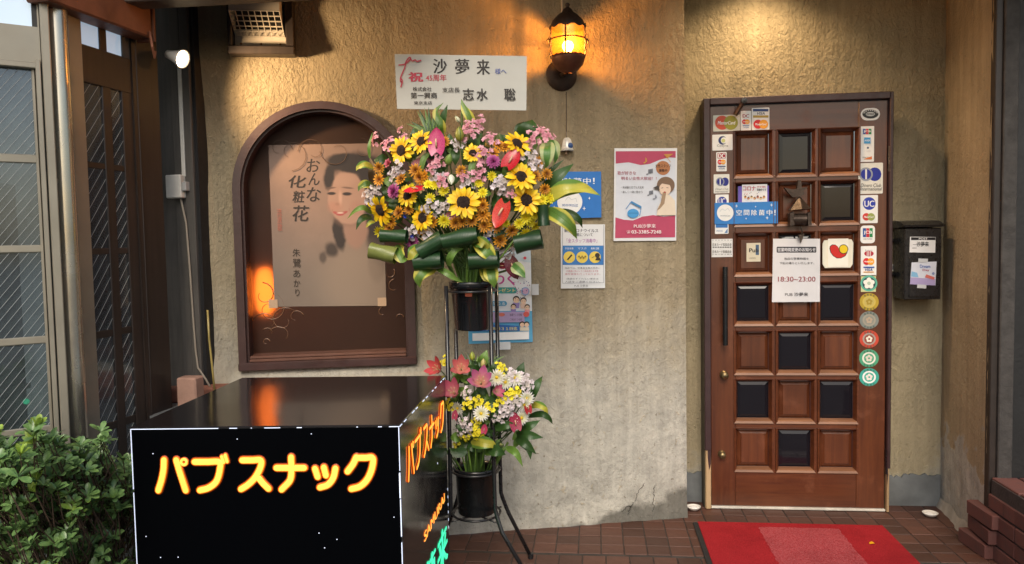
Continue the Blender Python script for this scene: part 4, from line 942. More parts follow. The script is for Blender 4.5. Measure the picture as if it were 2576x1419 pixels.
frus([(215, 150), (300, 170), (345, 160), (355, 75), (385, 75), (395, 150), (460, 140), (410, 185), (420, 220), (375, 240), (300, 250), (250, 200)], .006, .03, 'crest')
B().tube([(*loc(385, 545), .02), (*loc(400, 600), .024), (*loc(395, 640), .022)], .004, 6).build('chain', M_br, r)
frus([(360, 640), (425, 625), (405, 680), (385, 725), (375, 680)], .015, .024, 'striker')
# ================================================================== MAILBOX
cm = crop(2700, 300, 1224 / 604)
r = thing('mailbox', 'black metal mailbox hung on the wall right of the door', 'mailbox', on_frame(FW, *cm(560, 1355), .02)); 
FB = Frame(FW.w(0, 0, .15), FW.ex); p = Pr(r, FW, cm)
def bp_(x, y): q = FB.px(*cm(x, y)); o_ = p.o; return q.x - o_.x, q.y - o_.y
x0, y0 = bp_(440, 1352); x1, y1 = bp_(686, 880)
B().box(x0, y0, -.005, x1, y1, .13, bev=.004).build('body', M_black, r)
lx0, ly0 = bp_(436, 884); lx1, ly1 = bp_(697, 862)
B().prism([(0, ly0), (.145, ly0 + .004), (.148, ly0 + .014), (.09, ly1 + .02), (0, ly1 + .025)], lx0 - .004, lx1, Matrix(((0, 0, 1, 0), (0, 1, 0, 0), (1, 0, 0, 0), (0, 0, 0, 1)))).build('lid', M_black, r)
B().box(x0 + .02, y0 + .012, .13, x1 - .012, bp_(0, 1080)[1], .136, bev=.003).build('door', M_black, r)
for y in (965, 1184):
    q = p.p(330, y); B().box(q[0], q[1] - .009, -.012, x0 + .02, q[1] + .009, .0, bev=.002).build('bracket', M_black, r)
def flat(root, fn, pts, z, m, name): return B().prism([fn(*a) for a in pts][::-1], z, z + .001).build(name, m, root)
class PrB(Pr):
    def p(s, x, y): return bp_(x, y)
p2 = PrB(r, FW, cm, .131); p2.card([(478, 940), (645, 942), (642, 1045), (474, 1042)], ink('e4e4e6'), .001, 'name_label'); p2.rect(484, 944, 643, 962, ink('1c1c20')); p2.txt('POST', 535, 947, 592, 959, ink('e8e8e8'), .02); p2.txt('沙夢来', 520, 972, 600, 1004, ink('1c1c20'), .02); p2.line([(495, 990), (600, 992)], 2, ink('6a6a70')); p2.line([(490, 1014), (520, 1014)], 3, ink('6a6a70'))
p2.k = .137; p2.card([(485, 1108), (648, 1102), (640, 1258), (474, 1250)], ink('cfd4e2'), .001, 'flyer'); p2.poly([(478, 1205), (640, 1215), (638, 1258), (474, 1250)], ink('a79ac6')); p2.poly([(485, 1165), (520, 1175), (530, 1205), (480, 1200)], ink('7fb3d8')); p2.txt('Dream', 538, 1122, 606, 1144, ink('3f5fa8'), .02); p2.txt('Day', 555, 1150, 600, 1168, ink('a8506a'), .02); p2.poly([(580, 1185), (635, 1205), (630, 1220), (570, 1205)], ink('c86a62')); p2.disc(625, 1180, 9, ink('7f8fb8'))
for a in ([(528, 1082), (590, 1084), (588, 1108), (526, 1106)], [(520, 1250), (580, 1254), (578, 1278), (518, 1274)]): p2.card(a, ink('bfc3c8'), .0005, 'tape')
r = thing('wall_label', 'tiny white label on the wall left of the mailbox', 'label', on_frame(FW, *cm(368, 1165), .003)); p = Pr(r, FW, cm); p.rcard(355, 1120, 381, 1165, ink('d8d8d0'), 0, .001); p.txt('1', 362, 1130, 374, 1155, ink('8a8a88'))

# ================================================================== MAT, DISHES, PETAL
a = floor_at(1742, 1316); c = floor_at(2225, 1332)
mx0, mx1, my1 = a.x, c.x + .0, a.y - .01; my0 = my1 - .62
r = thing('door_mat', 'red door mat with a paler worn square in front of the door', 'mat', Vector(((mx0 + mx1) / 2, (my0 + my1) / 2, .0)))
hw, hh = (mx1 - mx0) / 2, (my1 - my0) / 2
def carpet(name, c1, c2):
    m = N(name); n = m.noise(150, 4, .75); n2 = m.noise(6, 4)
    dirt = m.ramp(m.noise(4, 6, .7), [(.45, 1), (.75, .72)])
    m.set(Base_Color=m.mix(1, m.mix(m.ramp(n, [(.35, 0), (.65, 1)]), tuple(c1), tuple(c2)), dirt, 'MULTIPLY'), Roughness=.95, Specular_IOR_Level=.1, Normal=m.bump(m.math('ADD', n, m.math('MULTIPLY', n2, 1.5)), .8, .004)); return m.m
B().box(-hw, -hh, .0022, hw, hh, .010, bev=.003).build('rubber_backing', mat('black_rubber', (.015, .014, .015), .7), r)
B().box(-hw + .022, -hh + .022, .0098, hw - .003, hh - .003, .0145, bev=.002).build('pile', carpet('red_pile', (.29, .014, .020), (.37, .024, .030)), r)
w0 = floor_at(1905, 1330); w1 = floor_at(2107, 1336)
wq = []
for (ax_, ay_), (bx_, by_) in zip(((w0.x, -.05), (w1.x, -.05), (w1.x, .05), (w0.x, .05)), ((w1.x, -.05), (w1.x, .05), (w0.x, .05), (w0.x, -.05))):
    for i in range(30):
        t = i / 30; X_ = (ax_ + (bx_ - ax_) * t) - r.location.x; Y_ = (-hh + .05 if ay_ < 0 else hh - .06) * (1 - t) + (-hh + .05 if by_ < 0 else hh - .06) * t; wq.append((X_ + random.uniform(-.004, .004), Y_ + random.uniform(-.004, .004)))
B().prism(wq, .0142, .0152).build('worn_square', carpet('pale_pile', (.30, .024, .032), (.45, .105, .115)), r)
for (u, v), lb in (((1745, 1275), 'small white salt dish on the tiles at the left foot of the door frame'), ((2340, 1291), 'small white salt dish on the tiles below the mailbox')):
    q = floor_at(u, v + 8); r = thing('salt_dish', lb, 'dish', Vector((q.x, q.y, .003)))
    B().lathe([(0, .004), (.020, .005), (.033, .015), (.0355, .017), (.034, .013), (.024, 0), (0, 0)], 28).build('dish', mat('white_porcelain', (.72, .70, .66), .2, 0, .04, 20, coat=.4), r, smooth=True)
    B().lathe([(.028, .0105), (.020, .0125), (.010, .0165), (0, .019)], 16).build('salt', mat('salt', (.8, .79, .77), .9, 0, .1, 90, .8, 200), r, smooth=True)
q = floor_at(2193, 1377); o = B().add([(-.012, -.006, 0), (0, -.010, .004), (.012, -.003, .002), (.004, .010, .006), (-.008, .008, .003)], [(0, 1, 2, 3, 4)]).build('fallen_petal', ink('e0a018'), None, Matrix.Translation((q.x, q.y, .017))); tag(o, 'single fallen yellow petal lying on the red mat', 'petal')

# ================================================================== POSTERS ON THE STUCCO WALL
cp = crop(1480, 450, 1500 / 740)
r = thing('pink_poster', 'laminated pink and white recruiting poster with a singing woman', 'poster', on_frame(FM, *cp(1220, 662), .009)); p = Pr(r, FM, cp)
p.card([(1018, 58), (1428, 57), (1422, 662), (1012, 664)], mat('laminate_w', 'e4e6ea', .2, 0, .05, 9, coat=.7), .0015); pk = ink('b84a68')
p.rect(1026, 74, 1418, 645, ink('d5dbe6'), 'sky_print')
p.poly([(1026, 78), (1418, 76), (1418, 120), (1370, 118), (1310, 135), (1250, 160), (1190, 168), (1110, 150), (1026, 158)], pk, 'wave')
p.poly([(1024, 510), (1080, 525), (1140, 530), (1200, 505), (1270, 495), (1340, 505), (1415, 497), (1414, 640), (1022, 645)], pk, 'wave')
p.disc(1335, 187, 46, ink('b57a50')); p.txt('女性スタッフ', 1285, 162, 1385, 184, ink('3a2620'), .02); p.txt('募集中', 1308, 193, 1362, 213, ink('3a2620'), .03)
p.txt('歌が好きな', 1037, 208, 1158, 232, ink('a8566c'), .01); p.txt('明るい女性大歓迎！！', 1062, 244, 1292, 266, ink('a8566c'), .01)
p.txt('・未経験の方でも大丈夫', 1060, 305, 1208, 322, ink('4a4e58')); p.txt('・楽しく一緒に歌おう', 1060, 336, 1200, 352, ink('4a4e58'))
for x, y, q in ((1240, 205, 28), (1245, 345, 24), (1278, 372, 20)): p.txt('♫' if q > 21 else '♪', x - q * .6, y - q * .5, x + q, y + q, ink('8a909c'))
p.txt('♪', 1205, 118, 1232, 158, ink('c89a4a')); p.poly([(1338, 98), (1400, 95), (1360, 125)], ink('c8944a')); p.line([(1350, 105), (1382, 150)], 3, ink('c8944a'))
p.line([(1090, 455), (1125, 408), (1190, 445), (1180, 500)], 4, ink('3f8ac8')); p.disc(1137, 484, 38, ink('4a9ad6'), 30); p.line([(1105, 482), (1170, 482)], 3, ink('2f6aa0')); p.poly([(1125, 402), (1192, 438), (1188, 452), (1122, 416)], ink('4a8ac0'))
p.poly(ell(1350, 300, 58, 55), ink('7d6450'), 'hair'); p.poly(ell(1345, 325, 38, 42), ink('e6cdb8'), 'face'); p.poly([(1305, 285), (1330, 262), (1385, 262), (1402, 300), (1400, 335), (1380, 300), (1330, 290)], ink('7d6450'), 'hair')
p.poly([(1318, 370), (1372, 362), (1408, 400), (1415, 495), (1290, 497), (1300, 440), (1322, 400)], ink('e3d5c2'), 'dress'); p.poly([(1330, 345), (1352, 345), (1340, 420), (1310, 455), (1290, 465), (1315, 420)], ink('a38a70'), 'arm')
p.line([(1320, 320), (1332, 316)], 3, ink('5a463c')); p.line([(1352, 316), (1366, 318)], 3, ink('5a463c')); p.disc(1342, 346, 6, ink('b0443c'), 5)
p.poly([(1265, 318), (1300, 300), (1308, 330), (1280, 325)], ink('4a4440'), 'microphone')
p.txt('PUB沙夢来', 1140, 553, 1283, 580, ink('eee3e6'), .01); p.txt('☎', 1092, 594, 1118, 614, ink('eee3e6')); p.txt('03-3385-7248', 1124, 594, 1318, 616, ink('eee3e6'), .02)
r = thing('blue_sign', 'blue sign with white characters on the stucco, partly behind long leaves', 'sign', on_frame(FM, *cp(745, 522), .012)); p = Pr(r, FM, cp)
p.card([(560, 212), (930, 210), (932, 510), (560, 522)], ink('2f77c8', .35), .003, 'plate')
for ch, x in zip('空間除菌中！', (570, 632, 692, 752, 812, 876)): p.txt(ch, x, 252, x + (50 if ch != '！' else 12), 292, wh, .015)
p.disc(725, 410, 82, ink('eef1f2'), 80); p.txt('∞∞∞mist', 675, 418, 778, 442, ink('3f6aa8')); p.line([(695, 400), (715, 375), (735, 395), (765, 385), (770, 410)], 3, ink('c8d0d6'))
for x, y, q in ((622, 455, 18), (818, 452, 12), (852, 385, 9)): star(p, x, y, q, wh)
r = thing('health_notice', 'laminated health notice with three yellow discs on a blue band', 'notice', on_frame(FM, *cp(815, 975), .009)); p = Pr(r, FM, cp)
p.card([(667, 556), (956, 555), (957, 972), (668, 975)], mat('laminate_v', 'dfe3e8', .14, 0, .05, 9, coat=.9), .0015); dk = ink('33384a')
p.txt('新型コロナウイルス', 690, 584, 912, 608, dk, .02); p.txt('対策について', 745, 612, 876, 634, dk, .02); p.txt('「全スタッフ消毒中」', 705, 648, 905, 676, ink('a05aa8'))
p.rect(678, 694, 946, 820, ink('3a78bc')); 
for k, x in enumerate((722, 806, 890)): p.disc(x, 770, 38, ink('e0c75a')); p.txt(('手指消毒', 'マスク', '検温')[k], x - 28, 706, x + 28, 720, ink('dfe8f0'))
p.poly([(705, 785), (735, 750), (742, 758), (715, 788)], ink('33302a'), 'pen'); p.disc(905, 758, 16, ink('33302a')); p.poly([(890, 790), (900, 770), (922, 772), (926, 792)], ink('33302a')); p.line([(868, 775), (885, 765)], 3, ink('5a5230'))
for k in range(5): p.disc(785 + 10 * k, 765 + 9 * (k % 2), 6, ink('8a7a3a'))
for k, (t, cc) in enumerate((('当店では、従業員全員の手洗い', '33384a'), ('お客様に安心してご来店頂けます様', 'a8506a'), ('衛生管理を行っております。', 'a8506a'), ('体調のすぐれない場合は', '33384a'), ('入店をご遠慮ください。', '33384a'))): p.txt(t, 692 + 10 * (k % 2), 834 + k * 20 + (10 if k > 2 else 0), 922 - 12 * (k % 2), 846 + k * 20 + (10 if k > 2 else 0), ink(cc))
p.line([(676, 940), (944, 936)], 2, ink('55607a')); p.line([(676, 560), (676, 940)], 2, ink('55607a')); p.line([(944, 560), (944, 936)], 2, ink('55607a')); p.txt('PUB 沙夢来', 752, 948, 842, 964, ink('6a7078'))
cf = crop(1500, 800, 1085 / 260)
r = thing('event_flyer', 'colourful pale blue flyer with a cartoon family taped behind the upper bucket', 'flyer', on_frame(FM, *cf(480, 1285), .008)); p = Pr(r, FM, cf)
p.card([(20, 40), (885, 30), (912, 1265), (50, 1292)], ink('cfe2ee'), .0012)
p.poly([(22, 60), (886, 200), (900, 850), (45, 850)], ink('e8ecf2'), 'ground_print'); p.poly([(45, 850), (902, 848), (912, 1265), (50, 1292)], ink('5fb0dc'), 'wave')
p.txt('わくわく', 20, 330, 670, 500, ink('c24a98'), .03); p.poly(rrect(60, 530, 700, 612, 40), ink('3f9f9a'), 'pill'); p.txt('わくわくプレゼント', 80, 545, 680, 596, ink('f0d890'), .03)
p.poly(rrect(60, 715, 565, 780, 30), ink('4f9fc8'), 'pill'); p.txt('カラオケで当たる', 90, 725, 540, 770, ink('f0f4f8'), .03)
for x, y, s_ in ((690, 690, 46), (785, 705, 42), (650, 785, 36), (835, 790, 36)):
    p.poly([(x - s_, y + s_), (x + s_, y + s_), (x + s_ * .8, y + s_ * 2.6), (x - s_ * .8, y + s_ * 2.6)], ink(('dfe6f0', 'e8c9b8', '9a8ac8', 'e8a0a8')[int(x) % 4]), 'shirt'); p.disc(x, y, s_, ink('2f2622')); p.disc(x, y + s_ * .3, s_ * .82, ink('f0cfb4')); p.disc(x - s_ * .3, y + s_ * .2, 4, ink('2f2622')); p.disc(x + s_ * .3, y + s_ * .2, 4, ink('2f2622'))
p.poly([(50, 862), (790, 855), (800, 995), (55, 1005)], ink('b9a4d0'), 'band'); p.disc(490, 895, 44, ink('d8786a'), 24); p.txt('抽選で１０名様', 600, 880, 760, 915, ink('4a3f60')); p.txt('ご来店で５名様', 600, 945, 760, 975, ink('4a3f60')); p.disc(820, 890, 40, ink('d8605a'), 36)
p.poly([(55, 1010), (720, 1045), (735, 1110), (58, 1120)], ink('2f6ab8'), 'band'); p.txt('応募期間：８月３１日迄', 80, 1058, 700, 1105, ink('e8dc8a'), .03)
for x in (765, 825): p.disc(x, 1020, 36, ink('2f2622')); p.disc(x, 1032, 30, ink('f0cfb4')); p.poly([(x - 30, 1062), (x + 30, 1062), (x + 32, 1110), (x - 32, 1110)], ink('e8e0d0'))
p.poly([(95, 1145), (855, 1118), (855, 1222), (98, 1245)], ink('f4f6f8'), 'blank_box'); p.disc(800, 135, 20, ink('d84a5a')); p.disc(805, 580, 55, ink('8fb0dc')); p.disc(805, 580, 40, ink('d8b0d0')); p.poly([(700, 380), (760, 270), (808, 395)], ink('4f9f3a'), 'triangle_print')
for k in range(40): p.disc(640 + random.random() * 230, 300 + random.random() * 380, 5, ink(('3f4f9a', '5a5a6a', 'c24a98')[k % 3]), 7, 'confetti')
p.rcard(885, 480, 975, 628, ink('d2d6da'), 0, .0004, 'tape'); p.rcard(395, 1250, 598, 1360, ink('d2d6da'), 0, .0004, 'tape')

# ================================================================== ILLUMINATED SIGN BOX
ZB = .85
k4 = [floor_at(u, v, ZB) for u, v in ((327, 1075), (1005, 1068), (1120, 945), (610, 950))]
ctr = sum(k4, Vector()) / 4
sb = thing('sign_box', 'black illuminated cube sign with glowing orange and green lettering', 'sign', Vector((ctr.x, ctr.y, 0)))
def L2(q): return (q.x - ctr.x, q.y - ctr.y)
ins = .004
cs = [Vector(L2(q)) for q in k4]; cin = [q * (1 - ins / q.length * 1.4) for q in cs]
M_gloss = mat('gloss_black', (.008, .008, .010), .09, 0, .1, 3, coat=.6)
def sidem():
    m = N('black_acrylic'); m.set(Base_Color=m.mix(m.noise(2, 3), (.0008, .001, .002), (.0014, .0018, .0022)), Roughness=.35, Specular_IOR_Level=.03); return m.m
M_acr = sidem()
M_acr2 = mat('glossy_side', (.020, .019, .019), .16, 0, .15, 3, spec=.9)
B().prism([tuple(q) for q in cin], .06, ZB - .006).build('body', M_black, sb)
def topm():
    m = N('gloss_top'); m.set(Base_Color=(.012, .010, .011), Roughness=.13, Specular_IOR_Level=1., Normal=m.bump(m.noise(1.6, 2), .12, .05)); return m.m
B().prism([tuple(q * .9985) for q in cs], ZB - .0055, ZB).build('top_panel', topm(), sb)
for q in cin: B().lathe([(.001, 0), (.025, 0), (.03, .02), (.03, .06)], 12, Matrix.Translation((q.x * .85, q.y * .85, 0))).build('castor', M_black, sb)
FF = Frame((k4[0].x, k4[0].y, 0), k4[1] - k4[0]); FSd = Frame((k4[1].x, k4[1].y, 0), k4[2] - k4[1])
wF, wS = (k4[1] - k4[0]).length, (k4[2] - k4[1]).length
inv = sb.matrix_world.inverted() if False else Matrix.Translation((-ctr.x, -ctr.y, 0))
B().box(.004, .07, -.004, wF - .004, ZB - .008, .0, M=inv @ FF.M).build('front_panel', M_acr, sb)
B().box(.004, .07, -.004, wS - .004, ZB - .008, .0, M=inv @ FSd.M).build('side_panel', M_acr2, sb)
G_in = glow('letter_core', (1., .47, .070), .64); G_out = [glow('letter_halo_near', (.95, .27, .010), .42), glow('letter_halo_mid', (.60, .10, .002), .16), glow('letter_halo_far', (.30, .035, .001), .07)]  # wider, dimmer layers paint the glow fading off the letters
G_gin = glow('green_core', (.06, .80, .46), .6); G_gout = glow('green_halo', (.0, .35, .16), .35); G_leak = glow('white_leak', (.72, .80, 1), .36)
c4 = crop(400, 1180, 2395 / 1080)
STK = [[(290, 675), (287, 740), (273, 815), (250, 890)], [(378, 675), (403, 760), (445, 890)], [(510, 687), (600, 687), (685, 688), (690, 740), (665, 825), (610, 872), (548, 890)],
       [(850, 675), (920, 675), (982, 676), (978, 730), (940, 800), (890, 850), (842, 881)], [(968, 803), (1000, 842), (1036, 878)], [(1095, 730), (1190, 730), (1290, 730)], [(1199, 655), (1201, 750), (1190, 820), (1132, 884)],
       [(1370, 737), (1388, 793)], [(1433, 728), (1447, 782)], [(1515, 735), (1500, 800), (1462, 850), (1406, 870)], [(1664, 655), (1640, 705), (1603, 755)], [(1670, 658), (1730, 658), (1782, 660), (1774, 740), (1740, 815), (1690, 862), (1630, 880)]]
THN = [[(703, 650), (716, 690)], [(728, 640), (741, 684)]]
RING = [(432 + 20 * math.cos(R(30 * i)), 688 + 20 * math.sin(R(30 * i))) for i in range(13)]
def smooth_path(pts, n=6):
    P_ = [Vector(p) for p in pts]; P_ = [P_[0] * 2 - P_[1]] + P_ + [P_[-1] * 2 - P_[-2]]; out = []
    for i in range(1, len(P_) - 2):
        for k in range(n):
            t = k / n; a, b_, c_, d_ = P_[i - 1:i + 3]
            out.append(.5 * ((2 * b_) + (c_ - a) * t + (2 * a - 5 * b_ + 4 * c_ - d_) * t * t + (3 * b_ - a - 3 * c_ + d_) * t ** 3))
    out.append(P_[-2]); return out
def flat_stroke(bb, pts, r, z, zh=.25):
    """a rounded bar following pts (2-D), flattened"""
    pts = [Vector((p[0], p[1], 0)) for p in pts]
    t0 = (pts[0] - pts[1]).normalized(); t1 = (pts[-1] - pts[-2]).normalized()
    P_ = [pts[0] + t0 * r * c_ for c_ in (1, .87, .5)] + pts + [pts[-1] + t1 * r * c_ for c_ in (.5, .87, 1)]
    rr = [r * .05, r * .5, r * .87] + [r] * len(pts) + [r * .87, r * .5, r * .05]
    k = len(bb.v); bb.tube(P_, rr, 10); bb.v[k:] = [(x, y, z + q * zh) for x, y, q in bb.v[k:]]
def neon(fn, half, scale, M_, nm):
    """draws the shop word; fn maps drawing px to the panel"""
    for m_, rr, z in ((G_out[2], 1.62, .0003), (G_out[1], 1.38, .0016), (G_out[0], 1.18, .0028), (G_in, 1., .0042)):
        bb = B()
        for s_ in STK: flat_stroke(bb, [fn(*q) for q in smooth_path(s_)], half * rr, z, .06)
        for s_ in THN: flat_stroke(bb, [fn(*q) for q in smooth_path(s_)], half * .55 * (1 + (rr - 1) * 1.5), z, .10)
        pts = [Vector((*fn(*q), 0)) for q in RING]; k = len(bb.v); bb.tube(pts, half * .48 * (1 + (rr - 1) * 1.2), 8, False); bb.v[k:] = [(x, y, z + q * .12) for x, y, q in bb.v[k:]]
        bb.build(nm if rr == 1 else nm + '_halo', m_, sb, M_, smooth=True)
def ff(x, y): q = FF.px(*c4(x, y)); return (q.x, q.y)
pxm = (ff(1000, 700)[0] - ff(900, 700)[0]) / 100
neon(ff, 21 * pxm, 1, inv @ FF.M, 'lettering')
# same word on the side, plus the Latin word and the green characters
cs8 = crop(1280, 1280, 526 / 200)
def sp8(x, y): q = FSd.px(*cs8(x, y)); return q.x, q.y
sa0 = sp8(92, 712); sa1 = sp8(388, 48); sh = sp8(98, 410)[1] - sa0[1]
def fs_(x, y): return (sa0[0] + (x - 250) / (1782 - 250) * (sa1[0] - sa0[0]), sa0[1] + (890 - y) / (890 - 660) * (sh))
neon(fs_, sh / 230 * 10.5, 1, inv @ FSd.M, 'lettering')
def side_text(t, x0, y0, x1, y1, mi, mo, bold, nm):
    for m_, bd, z in ((mo, bold + .03, .0006), (mi, bold, .0016)):
        me = text_mesh(t, bd); xs_ = [v.co.x for v in me.vertices]; ys_ = [v.co.y for v in me.vertices]; e = (bd - bold) * .3
        for v in me.vertices: v.co = (x0 - e * .3 + (x1 - x0 + e * .6) * (v.co.x - min(xs_)) / (max(xs_) - min(xs_)), y0 + (y1 - y0) * (v.co.y - min(ys_)) / (max(ys_) - min(ys_)) - (0), z + v.co.z * .06)
        put(nm if m_ is mi else nm + '_halo', me, m_, sb, inv @ FSd.M)
t0 = sp8(232, 1240); t1 = sp8(405, 860); th = sp8(402, 790)[1] - t1[1]
side_text('SAMURAI', t0[0], t0[1], t1[0], t0[1] + abs(th) * 1.0, G_in, G_out[1], .02, 'lettering')
g1 = sp8(425, 1025); g0 = sp8(338, 1390); gw = g1[0] - sp8(338, 1200)[0]
gh = g1[1] - sp8(425, 1390)[1]
for k, ch in enumerate('来夢沙'): side_text(ch, g1[0] - gw * (1 + k * 1.12), g1[1] - gh, g1[0] - gw * k * 1.12, g1[1] - .004, G_gin, G_gout, .03, 'green_lettering')
# light leaking out of the worn edges and pinholes
random.seed(11)
def leak(M_, x0, y0, x1, y1, z=.001): B().box(x0, y0, -.001, x1, y1, z).build('light_leak', G_leak, sb, inv @ M_)
x = .004
for a, b_ in ((.0, .33), (.37, .40), (.45, .455), (.50, .56), (.62, .64), (.84, .847), (.92, .935), (.96, .999)): leak(FF.M, wF * a + .001, ZB - .0068, wF * b_, ZB - .0050)
for a, b_ in ((0, .22), (.23, .5), (.55, .8)): leak(FF.M, .0010, ZB - .006 - .8 * b_, .0028, ZB - .008 - .8 * a)
for a, b_, w_ in ((0, .16, .0025), (.165, .26, .006), (.262, .40, .004), (.42, .55, .003), (.6, .8, .0025)): leak(FF.M, wF - .0022 - w_ * .5, ZB - .006 - .8 * b_, wF - .0015 , ZB - .008 - .8 * a)
for a in range(14):
    if a % 3 == 2: continue
    q = a / 14; leak(FSd.M, wS * q + .004, ZB - .0075, wS * (q + .03 + .02 * random.random()), ZB - .0048)
for q in range(6): leak(FSd.M, wS - .006, ZB - .45 - q * .03, wS - .003, ZB - .44 - q * .03)
for x, y in ((208, 630), (1340, 488), (158, 1222), (262, 1372), (388, 1370), (1524, 1243), (1436, 1303), (1396, 1198), (1932, 1084), (810, 525)):
    q = ff(x, y); B().lathe([(0, .0012), (.0013, .0008), (.0016, 0)], 8, Matrix.Translation((q[0], q[1], 0))).build('pinhole', G_leak, sb, inv @ FF.M)
q = sp8(347, 565); B().lathe([(0, .0012), (.003, .0008), (.0035, 0)], 8, Matrix.Translation((q[0], q[1], 0))).build('pinhole', G_leak, sb, inv @ FSd.M)

# ================================================================== DOWNLIGHT ABOVE THE DOOR
dl = thing('downlight', 'recessed downlight in the soffit above the entrance door', 'lamp', Vector((.80, 3.72, ZT - .001)))
B().lathe([(.075, 0), (.078, -.006), (.060, -.008), (.058, 0)], 28).build('trim_ring', M_white, dl, smooth=True)
B().lathe([(0, -.003), (.057, -.003)], 24).build('lens', glow('downlight_lens', (1, .78, .5), 12), dl)
d_ = bpy.data.lights.new('downlight_beam', 'SPOT'); d_.energy = 36; d_.color = (1, .70, .40); d_.spot_size = R(130); d_.spot_blend = .8; d_.shadow_soft_size = .05
do = bpy.data.objects.new('downlight_beam', d_); C.objects.link(do); do.parent = dl; do.location = (0, 0, -.012)

# ================================================================== FLOWER STAND
random.seed(5)
SX, SY = at(1188, 760, 3.08).x, 3.08
fs = thing('flower_stand', 'black tubular two-tier flower stand in front of the stucco wall', 'stand', Vector((SX, SY, 0)))
hw_ = .088
zk = at(1250, 1297, SY - .09).z
ztop = at(1188, 712, SY).z
def leg(sx, sy):
    f = Vector((-.292 - SX, 3.22 - SY, 0)) if sy > 0 else Vector((-.255 - SX, 2.93 - SY, 0))
    pts = [(sx * hw_, sy * .095, ztop - .005), (sx * hw_, sy * .095, zk + .25), (sx * (hw_ + .002), sy * .097, zk + .03), (sx * (hw_ + .010), sy * .102, zk), (sx * (hw_ + .03), sy * .112, zk - .06), (sx * abs(f.x), sy * abs(f.y) if sy > 0 else f.y, .009)]
    o = B().tube(pts, .0085, 10).build('leg', M_black, fs, smooth=True)
    B().tube([(pts[-1][0], pts[-1][1], 0.001), (pts[-1][0], pts[-1][1], .022)], .012, 10).build('rubber_foot', M_plastic, o)
for sx in (-1, 1):
    for sy in (-1, 1): leg(sx, sy)
for z in (ztop - .03, at(1188, 1180, SY).z, at(1188, 1288, SY).z):
    B().tube([(.098 * math.cos(R(15 * i)), .105 * math.sin(R(15 * i)), z) for i in range(25)], .005, 8).build('ring', M_black, fs, smooth=True)
zc_ = at(1188, 1288, SY).z - .008
for sx in (-1, 1): B().tube([(sx * .09, -.09, zc_), (0, 0, zc_ - .004), (-sx * .09, .09, zc_)], .004, 6).build('crossbar', M_black, fs, smooth=True)
def bucket(label, z0, z1, r0, r1, mark):
    o = thing('bucket', label, 'bucket', Vector((SX, SY, z0)), 'flower buckets on the stand'); h = z1 - z0
    B().lathe([(0, 0), (r0, 0), (r0 + .002, .004), (r1, h - .028), (r1 + .006, h - .026), (r1 + .008, h - .004), (r1 + .006, h), (r1, h), (r1 - .004, h - .02), (r0 - .006, .01), (0, .01)], 36).build('shell', M_plastic, o, smooth=True)
    B().lathe([(r1 - .005, h - .06), (0, h - .055)], 20).build('soil_foam', mat('wet_foam', (.015, .03, .012), .9), o)
    if mark:
        q = B().add([(-.014 + .007 * (i % 5), -(r1 + .0022), h - .04 - .016 * (i // 5)) for i in range(10)], [(i, i + 1, i + 6, i + 5) for i in range(4)]); q.v = [(x, -math.sqrt(max(0, (r1 + .002) ** 2 - x * x)), z) for x, y, z in q.v]
        q.build('red_stamp', mat('stamp', (.35, .06, .02), .4), o)
    return o
bucket('glossy black bucket holding the tall upper bouquet', at(1188, 828, SY).z, at(1188, 707, SY).z, .070, .086, True)
bucket('matt black bucket holding the lower bouquet near the floor', at(1188, 1287, SY).z, at(1188, 1172, SY).z, .074, .084, False)
# name board standing in the bouquet
cn = crop(1200, 100, 2207 / 560)
FN = Frame((0, 3.06, 0), (1, -.006, 0))
nb = thing('name_board', 'white congratulation board with black and red characters above the bouquet', 'board', on_frame(FN, *cn(1140, 1010), 0)); p = Pr(nb, FN, cn)
p.card([(292, 298), (1970, 322), (1965, 1012), (322, 992)], mat('board_paper', 'b4b4ae', .5, 0, .05, 5, .1, 12), .003); kb = ink('221d1c'); rd = ink('b03248')
p.poly([(292, 298), (1970, 322), (1969, 328), (293, 306)], ink('c4c4be'), 'edge')
for ch, a in zip('沙夢来', ((782, 355, 955, 545), (1060, 358, 1240, 550), (1335, 365, 1500, 560))): p.txt(ch, *a, kb, .03)
p.txt('祝', 468, 525, 655, 648, rd, .045); p.txt('45周年', 690, 555, 950, 640, rd, .012); p.txt('様へ', 1568, 480, 1712, 552, ink('4a5a9a'), .012)
p.txt('株式会社', 525, 715, 762, 770, kb, .015); p.txt('第一興商', 500, 785, 832, 862, kb, .022); p.txt('東京支店', 540, 895, 770, 940, kb, .012); p.txt('支店長', 900, 722, 1122, 785, kb, .012)
for ch, a in zip('志水聡', ((1160, 735, 1300, 885), (1335, 735, 1475, 885), (1685, 735, 1830, 890))): p.txt(ch, *a, kb, .025)
for pts in ([(345, 440), (430, 425), (500, 360), (480, 345), (440, 400), (425, 470), (375, 590), (370, 650)], [(500, 360), (520, 390), (560, 372), (575, 395), (635, 378)], [(370, 600), (395, 640), (372, 660), (395, 650), (375, 720)]):
    p.line([tuple(q) for q in smooth_path(pts, 4)], 17, rd, 'ribbon_print')
bz0 = nb.matrix_world.translation; 
B().tube([(0, .02, -.004), (0, -.24, -.006)], .004, 6).build('stick', mat('green_stick', (.06, .12, .03), .6), nb)

